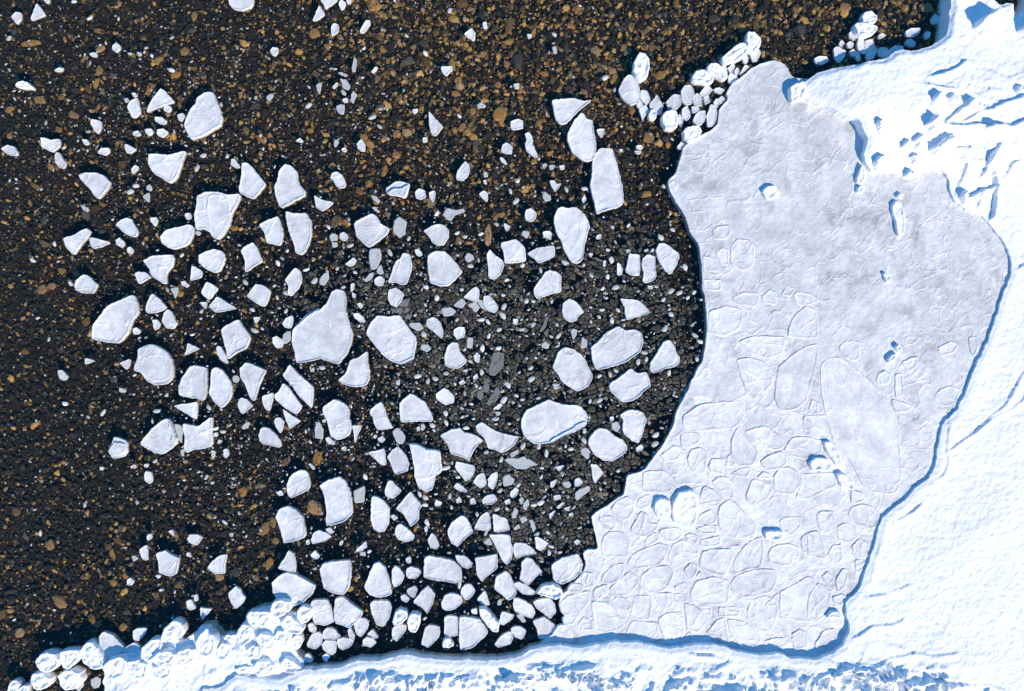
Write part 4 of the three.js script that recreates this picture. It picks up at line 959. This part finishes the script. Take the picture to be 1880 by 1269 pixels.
{
  const [g, c] = floeGeometry(trace('R', '410,300 380,400 330,500 290,600 250,700 205,775 200,740 235,660 250,580 275,510 310,450 355,380 385,320'), { ...KIND.d, top: -0.02, jag: 1.5 }), m = put('submerged_ledge', g, M.blue, sheetMesh);
  m.position.set(wx(c[0]), 0, wz(c[1])); m.userData.label = 'pale blue underwater ledge of the sheet';
  const f = scene.children.find((o) => /^peaked broad/.test(o.userData.label || '')), [g2, c2] = floeGeometry(trace('E', '560,1200 590,1160 630,1118 680,1078 740,1055 735,1085 690,1120 650,1150 600,1185'), { ...KIND.f, top: 0.012, lines: 0 }), n = put('lower_step', g2, M.blue, f);
  n.position.set(wx(c2[0]) - f.position.x, 0, wz(c2[1]) - f.position.z); n.userData.label = 'pale blue lower step of the floe';
}
const LAYERS = [
  ['grey egg-shaped', 'J', '920,168 945,154 1000,165 1015,190 990,210 935,203', 0.012, 'top_step'],
  ['eared broad', 'E', '-60,240 -10,225 60,235 80,270 95,330 85,430 40,510 5,535 -25,500 -60,420 -75,330', 0.010, 'snow_crust'],
  ['long wedge', 'I', '1400,855 1450,857 1520,888 1590,900 1612,915 1620,980 1630,1040 1610,1062 1580,1085 1510,1102 1440,1100 1430,1030 1412,930', 0.022, 'snow_crust'],
  ['mitten-shaped', 'H', '1025,165 1100,135 1160,150 1215,188 1238,215 1258,310 1250,360 1210,390 1140,395 1100,375 1065,350 1000,310 1000,275 1018,225', 0.012, 'snow_crust'],
  ['milk-churn', 'H', '845,835 920,850 922,895 905,925 835,935 810,910 808,890 830,850', 0.012, 'snow_crust'],
  ['big lemon-shaped', 'J', '1020,712 1085,690 1100,700 1085,722 1010,765 940,790 860,835 830,838 850,815 930,772 1000,735', 0.020, 'raised_rim'],
  ['helmet-shaped', 'H', '1245,690 1262,720 1275,770 1298,812 1285,845 1255,840 1268,790 1245,740', 0.035, 'raised_rim'],
  ['near-round broad', 'E', '1190,1372 1260,1425 1340,1455 1420,1412 1425,1425 1340,1464 1258,1437 1188,1382', 0.012, 'raised_rim'],
  ['tipped wedge', 'E', '1240,215 1290,190 1340,185 1390,165 1380,210 1362,250 1300,236 1245,228', 0.03, 'upper_slab'],
];
for (const [who, tile, pts, rise, name] of LAYERS) {
  const f = scene.children.find((o) => (o.userData.label || '').startsWith(who)), [g, c] = floeGeometry(trace(tile, pts), { ...KIND.f, top: 0.040 + rise, draft: -0.02, rim: 0.008, lines: 0, tilt: 0, jag: 1.4 }), m = put(name, g, f.material, f);
  m.position.set(wx(c[0]) - f.position.x, 0, wz(c[1]) - f.position.z);
}
// ---------- brash and slush between the floes ----------
function chip(k, n) {                                         // low flake with an uneven outline
  const p = [0, 0.22, 0], ix = [];
  for (let r = 0; r < 2; r++) for (let i = 0; i < n; i++) { const a = i / n * 6.283 + 0.3 * hash(i, k, 5), q = (0.72 + 0.45 * hash(i, k, 6)) * (r ? 1 : 0.66); p.push(Math.cos(a) * q, r ? -0.35 : 0.16, Math.sin(a) * q * 0.78); }
  for (let i = 0; i < n; i++) { const a = 1 + i, b = 1 + (i + 1) % n; ix.push(0, b, a, a, b, a + n, b, b + n, a + n); }
  const g = new THREE.BufferGeometry(); g.setAttribute('position', new THREE.Float32BufferAttribute(p, 3)); g.setIndex(ix); g.computeVertexNormals(); return g;
}
const blob = (x, y, a, b, r) => Math.exp(-((x - a) ** 2 + (y - b) ** 2) / (r * r));
const slushy = (x, y) => clamp(0.95 * blob(x, y, 1030, 860, 170) + 0.9 * blob(x, y, 1010, 620, 170) + 0.7 * blob(x, y, 800, 580, 130) + 0.8 * blob(x, y, 1180, 560, 110) + 0.7 * blob(x, y, 1200, 720, 90) + 0.45 * blob(x, y, 1130, 440, 90) + 0.6 * blob(x, y, 870, 740, 160) + 0.35 * blob(x, y, 700, 520, 120) + 0.5 * blob(x, y, 960, 960, 120) + 0.35 * blob(x, y, 560, 560, 110));
const dusty = (x, y) => clamp(0.30 * blob(x, y, 560, 640, 260) + 0.26 * blob(x, y, 270, 260, 160) + 0.20 * blob(x, y, 110, 130, 140) + 0.18 * blob(x, y, 560, 170, 200) + 0.28 * blob(x, y, 420, 830, 200) + 0.26 * blob(x, y, 720, 980, 180) + 0.3 * blob(x, y, 800, 800, 220) + 0.1 * blob(x, y, 950, 330, 200) + 0.05);
{
  const kinds = [[], [], [], []];
  const near = new Float32Array(940 * 635), at = (x, y) => (y / 2 | 0) * 940 + (x / 2 | 0);
  const free = (x, y, r) => { for (let b = -r; b <= r; b += 1.5) for (let a = -r; a <= r; a += 1.5) { const u = x + a, v = y + b; if (u < 1 || v < 1 || u > 1878 || v > 1267) continue; if (solid(u, v) || near[at(u, v)]) return false; } return true; };
  const take = (x, y, r) => { for (let b = -r; b <= r; b += 1) for (let a = -r; a <= r; a += 1) if (a * a + b * b <= r * r) { const u = x + a, v = y + b; if (u > 0 && v > 0 && u < 1879 && v < 1268) near[at(u, v)] = 1; } };
  const tryPut = (n, rmin, rmax, pow, dens, slush) => { for (let k = 0; k < n; k++) {
    const x = rnd() * 1320, y = rnd() * 1230, q = rnd(), r = rmin + (rmax - rmin) * Math.pow(rnd(), pow), s = rnd();
    const patch = dens(x, y) * (0.35 + 1.3 * fbm(x / 38, y / 38, 3, 430)); if (q > patch || !free(x, y, r)) continue; take(x, y, r);
    kinds[(s * 4) | 0].push([x, y, r]); } };
  tryPut(9000, 3.2, 6.5, 1.6, (x, y) => slushy(x, y) * 0.30, false);
  tryPut(5000, 3, 6, 2, (x, y) => dusty(x, y) * 0.28, false);
  tryPut(42000, 0.7, 2.6, 2.4, (x, y) => dusty(x, y) * 0.8 + slushy(x, y) * 0.3, false);
  const m4 = new THREE.Matrix4(), q = new THREE.Quaternion(), up = new THREE.Vector3(0, 1, 0), col = new THREE.Color();
  const group = (name, label, category, sets, mat, tone) => {
    const G = new THREE.Group(); G.name = name; G.userData = { kind: 'stuff', label, category }; scene.add(G);
    sets.forEach((list, s) => {
      const im = new THREE.InstancedMesh(chip(s + 3, 7 + s % 2), mat, list.length); im.name = name + '_flakes'; im.userData.kind = 'stuff'; im.castShadow = im.receiveShadow = true;
      list.forEach(([x, y, r], i) => { q.setFromAxisAngle(up, rnd() * 6.283); const k = r * PX * 1.12; m4.compose(new THREE.Vector3(wx(x), 0.001 + rnd() * 0.004, wz(y)), q, new THREE.Vector3(k * (0.95 + 0.4 * rnd()), Math.min(0.03, k * 0.7), k)); im.setMatrixAt(i, m4); im.setColorAt(i, col.setRGB(...tone(x, y, r))); });
      G.add(im);
    });
  };
  group('brash_ice', 'loose white and grey ice crumbs floating between the floes', 'brash ice', kinds, M.brash, (x, y, r) => { const g = (r < 2 ? 0.20 : 0.32) + 0.45 * rnd() * rnd() + (r > 4 ? 0.12 : 0); return [g * 0.97, g, g * 1.06]; });
  // packed slush: flat cells that touch all round, with thin dark joints of open water
  const pos = [], cl = [], ix = [], seedAt = (i, j) => [i + 0.5 + 1.15 * (hash(i, j, 500) - 0.5), j + 0.5 + 1.15 * (hash(i, j, 501) - 0.5)];
  const sx = 8.2, sy = 6.6;
  for (let j = 55; j < 165; j++) for (let i = 50; i < 160; i++) {
    const s = seedAt(i, j), wob = (x, y) => [x * sx + 30 * (fbm(x / 6.5, y / 6.5, 2, 505) - 0.5), y * sy + 30 * (fbm(x / 6.5, y / 6.5, 2, 512) - 0.5)], [px, py] = wob(...s);
    const dens = slushy(px, py) * (0.55 + 0.9 * fbm(px / 46, py / 40, 3, 470)); if (hash(i, j, 503) < 0.12 || dens < 0.34 + 0.5 * hash(i, j, 502) || solid(px, py) || near[at(clamp(px, 1, 1878), clamp(py, 1, 1267))]) continue;
    let C = [[s[0] - 1.4, s[1] - 1.4], [s[0] + 1.4, s[1] - 1.4], [s[0] + 1.4, s[1] + 1.4], [s[0] - 1.4, s[1] + 1.4]];
    for (let b = -2; b < 3 && C.length > 2; b++) for (let a = -2; a < 3; a++) if (a || b) {
      const q2 = seedAt(i + a, j + b), mx = (s[0] + q2[0]) / 2, my = (s[1] + q2[1]) / 2, nx = q2[0] - s[0], ny = q2[1] - s[1], side = (p) => (p[0] - mx) * nx + (p[1] - my) * ny, out = [];
      for (let k = 0; k < C.length; k++) { const A = C[k], B = C[(k + 1) % C.length], u = side(A), v = side(B); if (u <= 0) out.push(A); if ((u < 0) !== (v < 0)) { const t = u / (u - v); out.push([A[0] + (B[0] - A[0]) * t, A[1] + (B[1] - A[1]) * t]); } }
      C = out; if (C.length < 3) break;
    }
    if (C.length < 3) continue;
    const shr = 0.62 + 0.32 * Math.sqrt(hash(i, j, 504)), P = C.map(([x, y]) => wob(s[0] + (x - s[0]) * shr, s[1] + (y - s[1]) * shr)), n = P.length, o = pos.length / 3;
    const g = 0.018 + 0.045 * Math.pow(hash(i, j, 507), 2) + (hash(i, j, 508) < 0.16 ? 0.02 + 0.16 * hash(i, j, 511) : 0) + 0.03 * fbm(px / 30, py / 30, 2, 509), c3 = [g * 1.12, g, g * 0.76];
    pos.push(wx(px), 0.005 + 0.004 * hash(i, j, 510), wz(py)); cl.push(...c3);
    for (const [k, y] of [[0.72, 0.004], [1, -0.002], [1, -0.02]]) for (const p of P) { pos.push(wx(px + (p[0] - px) * k), y, wz(py + (p[1] - py) * k)); cl.push(...c3); }
    for (let k = 0; k < n; k++) { const l = (k + 1) % n; ix.push(o, o + 1 + l, o + 1 + k); for (const r of [0, n]) ix.push(o + 1 + r + k, o + 1 + r + l, o + 1 + r + n + k, o + 1 + r + l, o + 1 + r + n + l, o + 1 + r + n + k); }
  }
  const sg = new THREE.BufferGeometry(); sg.setAttribute('position', new THREE.Float32BufferAttribute(pos, 3)); sg.setAttribute('color', new THREE.Float32BufferAttribute(cl, 3)); sg.setIndex(ix); sg.computeVertexNormals();
  put('slush_ice', sg, M.slush).userData = { kind: 'stuff', label: 'grey-brown slush of packed half-melted crumbs in mid lake', category: 'slush' };
}

// ---------- gravel and stones on the bed ----------
function pebble(k, detail, rough) {
  const g = new THREE.IcosahedronGeometry(1, detail), p = g.attributes.position, v = new THREE.Vector3();
  for (let i = 0; i < p.count; i++) { v.fromBufferAttribute(p, i); const a = Math.round(v.x * 50), b = Math.round(v.y * 50) * 131 + Math.round(v.z * 50), f = detail > 1 ? 0.82 + 0.5 * rough * (noise(v.x * 1.6 + k * 9, v.y * 1.6 + v.z * 2.3, k)) : 0.78 + rough * hash(a, b, k); v.multiplyScalar(f); v.y = clamp(v.y, -0.7, 0.55 + 0.2 * hash(k, 2, 1)); p.setXYZ(i, v.x, v.y, v.z); }
  g.computeVertexNormals(); return g;
}
{
  const sets = [[], [], [], [], []], m4 = new THREE.Matrix4(), q = new THREE.Quaternion(), e = new THREE.Euler(), col = new THREE.Color();
  const bright = (x, y) => clamp(0.10 + 0.75 * sst(560, 900, x + 0.5 * (300 - y)) * sst(420, 120, y) + 0.30 * blob(x, y, 720, 280, 300) + 0.25 * blob(x, y, 300, 200, 220) + 0.22 * blob(x, y, 100, 420, 180) + 0.30 * blob(x, y, 120, 1130, 220) + 0.22 * blob(x, y, 450, 1000, 160) + 0.20 * blob(x, y, 900, 420, 260));  // deep-water dimness put into the gravel colour: fewer tan grains towards the left
  for (let k = 0; k < 210000; k++) {
    const x = -250 + rnd() * 2150, y = -200 + rnd() * 1600, big = rnd(), r = (1.0 + 3.4 * Math.pow(big, 4) + (big > 0.992 ? 2.5 : 0)) * (1 + 0.3 * bright(x, y)), tone = rnd(), s = rnd();
    const dS = x > 1150 ? sdf(SHEET, x, y) : -99; if (dS > 70 || (solid(x, y) && x > 1500 && y > 200)) continue;
    sets[(s * 5) | 0].push([x, y, r, tone]);
  }
  const G = new THREE.Group(); G.name = 'gravel'; G.userData = { kind: 'stuff', label: 'brown and tan gravel covering the lakebed under clear water', category: 'gravel' }; scene.add(G);
  sets.forEach((list, s) => {
    const im = new THREE.InstancedMesh(pebble(s + 1, 0, 0.5), M.gravel, list.length); im.name = 'gravel_grains'; im.userData.kind = 'stuff'; im.castShadow = im.receiveShadow = true;
    list.forEach(([x, y, r, tone], i) => {
      const d = bedDepth(x, y), f = 1 + d / CAM_H, k = r * PX; e.set((rnd() - 0.5) * 0.8, rnd() * 6.283, (rnd() - 0.5) * 0.8); q.setFromEuler(e);
      m4.compose(new THREE.Vector3(wx(x) * f, -d + 0.012 * rnd(), wz(y) * f), q, new THREE.Vector3(k * (0.8 + 0.9 * rnd()), k * (0.45 + 0.4 * rnd()), k * (0.75 + 0.3 * rnd()))); im.setMatrixAt(i, m4);
      const b = bright(x, y) * (0.55 + 0.9 * fbm(x / 26, y / 26, 3, 450)), v = 0.22 + 1.15 * Math.pow(rnd(), 1.6), c = 0.78 + 0.3 * hash(i, s, 461);
      if (tone < 0.095 + 0.42 * b) im.setColorAt(i, rnd() < 0.72 ? col.setRGB(0.43 * v * c, 0.27 * v * c, 0.09 * v * c) : col.setRGB(0.34 * v * c, 0.25 * v * c, 0.15 * v * c));
      else if (tone > 0.9) im.setColorAt(i, col.setRGB(0.07 * v * c, 0.075 * v * c, 0.075 * v * c));
      else im.setColorAt(i, col.setRGB(0.024 * v * c, 0.018 * v * c, 0.012 * v * c));
    });
    G.add(im);
  });
}
const STONES = '58,80,19,5,-6,0 185,90,10,6,-20,2 183,131,6,9,0,1 279,166,8,13,10,0 340,96,8,7,0,1 357,30,5,10,10,1 75,184,11,6,15,1 137,212,11,6,20,1 19,202,9,5,-30,0 323,138,9,6,-30,0 686,11,11,11,0,0 776,80,9,7,0,3 578,62,10,8,0,1 706,250,5,7,0,1 729,247,8,7,20,0 728,285,7,7,0,0 706,315,5,10,10,0 570,240,6,5,0,0 918,210,14,12,0,0 1129,146,9,10,30,0 1123,132,7,6,0,2 1145,89,6,7,0,1 934,49,7,14,5,4 950,111,10,16,15,3 842,148,7,6,30,0 930,118,6,6,0,1 1048,49,8,5,25,0 1190,252,9,10,0,1 1061,16,5,6,0,0 999,136,8,5,10,0 849,234,6,8,25,1 835,202,6,5,20,0 836,173,8,5,10,0 868,204,5,6,0,0 79,532,9,8,10,1 96,525,8,7,-20,1 619,407,12,10,-20,4 637,410,8,7,20,0 787,456,11,7,-15,0 581,502,6,6,0,4 476,400,6,5,0,0 915,397,13,6,-28,0 896,431,7,18,0,2 1106,418,7,11,30,1 842,441,5,6,0,1 583,840,7,13,15,0 525,848,10,6,-25,4 446,901,8,10,15,0 779,616,9,7,15,2 581,932,19,11,25,2 486,971,8,14,30,1 502,958,5,10,0,1 506,993,7,6,0,1 430,1052,9,14,20,3 496,1034,8,11,0,0 404,1058,9,7,0,2 417,1010,9,6,-20,4 110,1103,8,15,-40,1 38,1161,9,8,0,2 209,1068,7,7,10,0 94,999,7,9,0,1 32,938,8,8,0,4 6,1127,7,9,30,4 232,1055,5,7,30,0 200,1004,6,5,0,4 381,1020,8,9,35,4 227,1150,8,6,-30,1 968,746,14,6,-25,0 893,657,6,5,0,0 1550,14,10,8,0,1 1699,16,11,8,10,2 1467,55,11,11,0,3 1309,35,10,7,0,3 660,350,8,6,10,4 500,345,7,5,0,0 668,252,7,6,0,0'.split(' ').map((w) => w.split(',').map(Number));
{
  const shapes = [1, 2, 3, 4, 5, 6].map((k) => pebble(k, 1, 0.45)), names = ['orange-brown', 'tan', 'pinkish tan', 'dark grey', 'dull brown'];
  STONES.forEach(([x, y, a, b, r, k], i) => {
    const d = bedDepth(x, y), f = 1 + d / CAM_H, m = put('lakebed_stone', shapes[i % 6], M.stones[k]);
    m.position.set(wx(x) * f, -d + 0.02, wz(y) * f); m.rotation.y = -r * Math.PI / 180; m.scale.set(a * PX * 1.08, Math.min(a, b) * PX * 0.7, b * PX * 1.08);
    const L = Math.max(a, b);
    m.userData = { label: place(`${L > 12 ? 'big' : L > 7 ? 'mid-sized' : 'small'} ${L / Math.min(a, b) > 1.5 ? 'oblong' : 'blocky'} ${names[k]} stone`, x, y), category: 'stone', group: 'stones lying on the lakebed' };
  });
}
renderer.render(scene, camera);
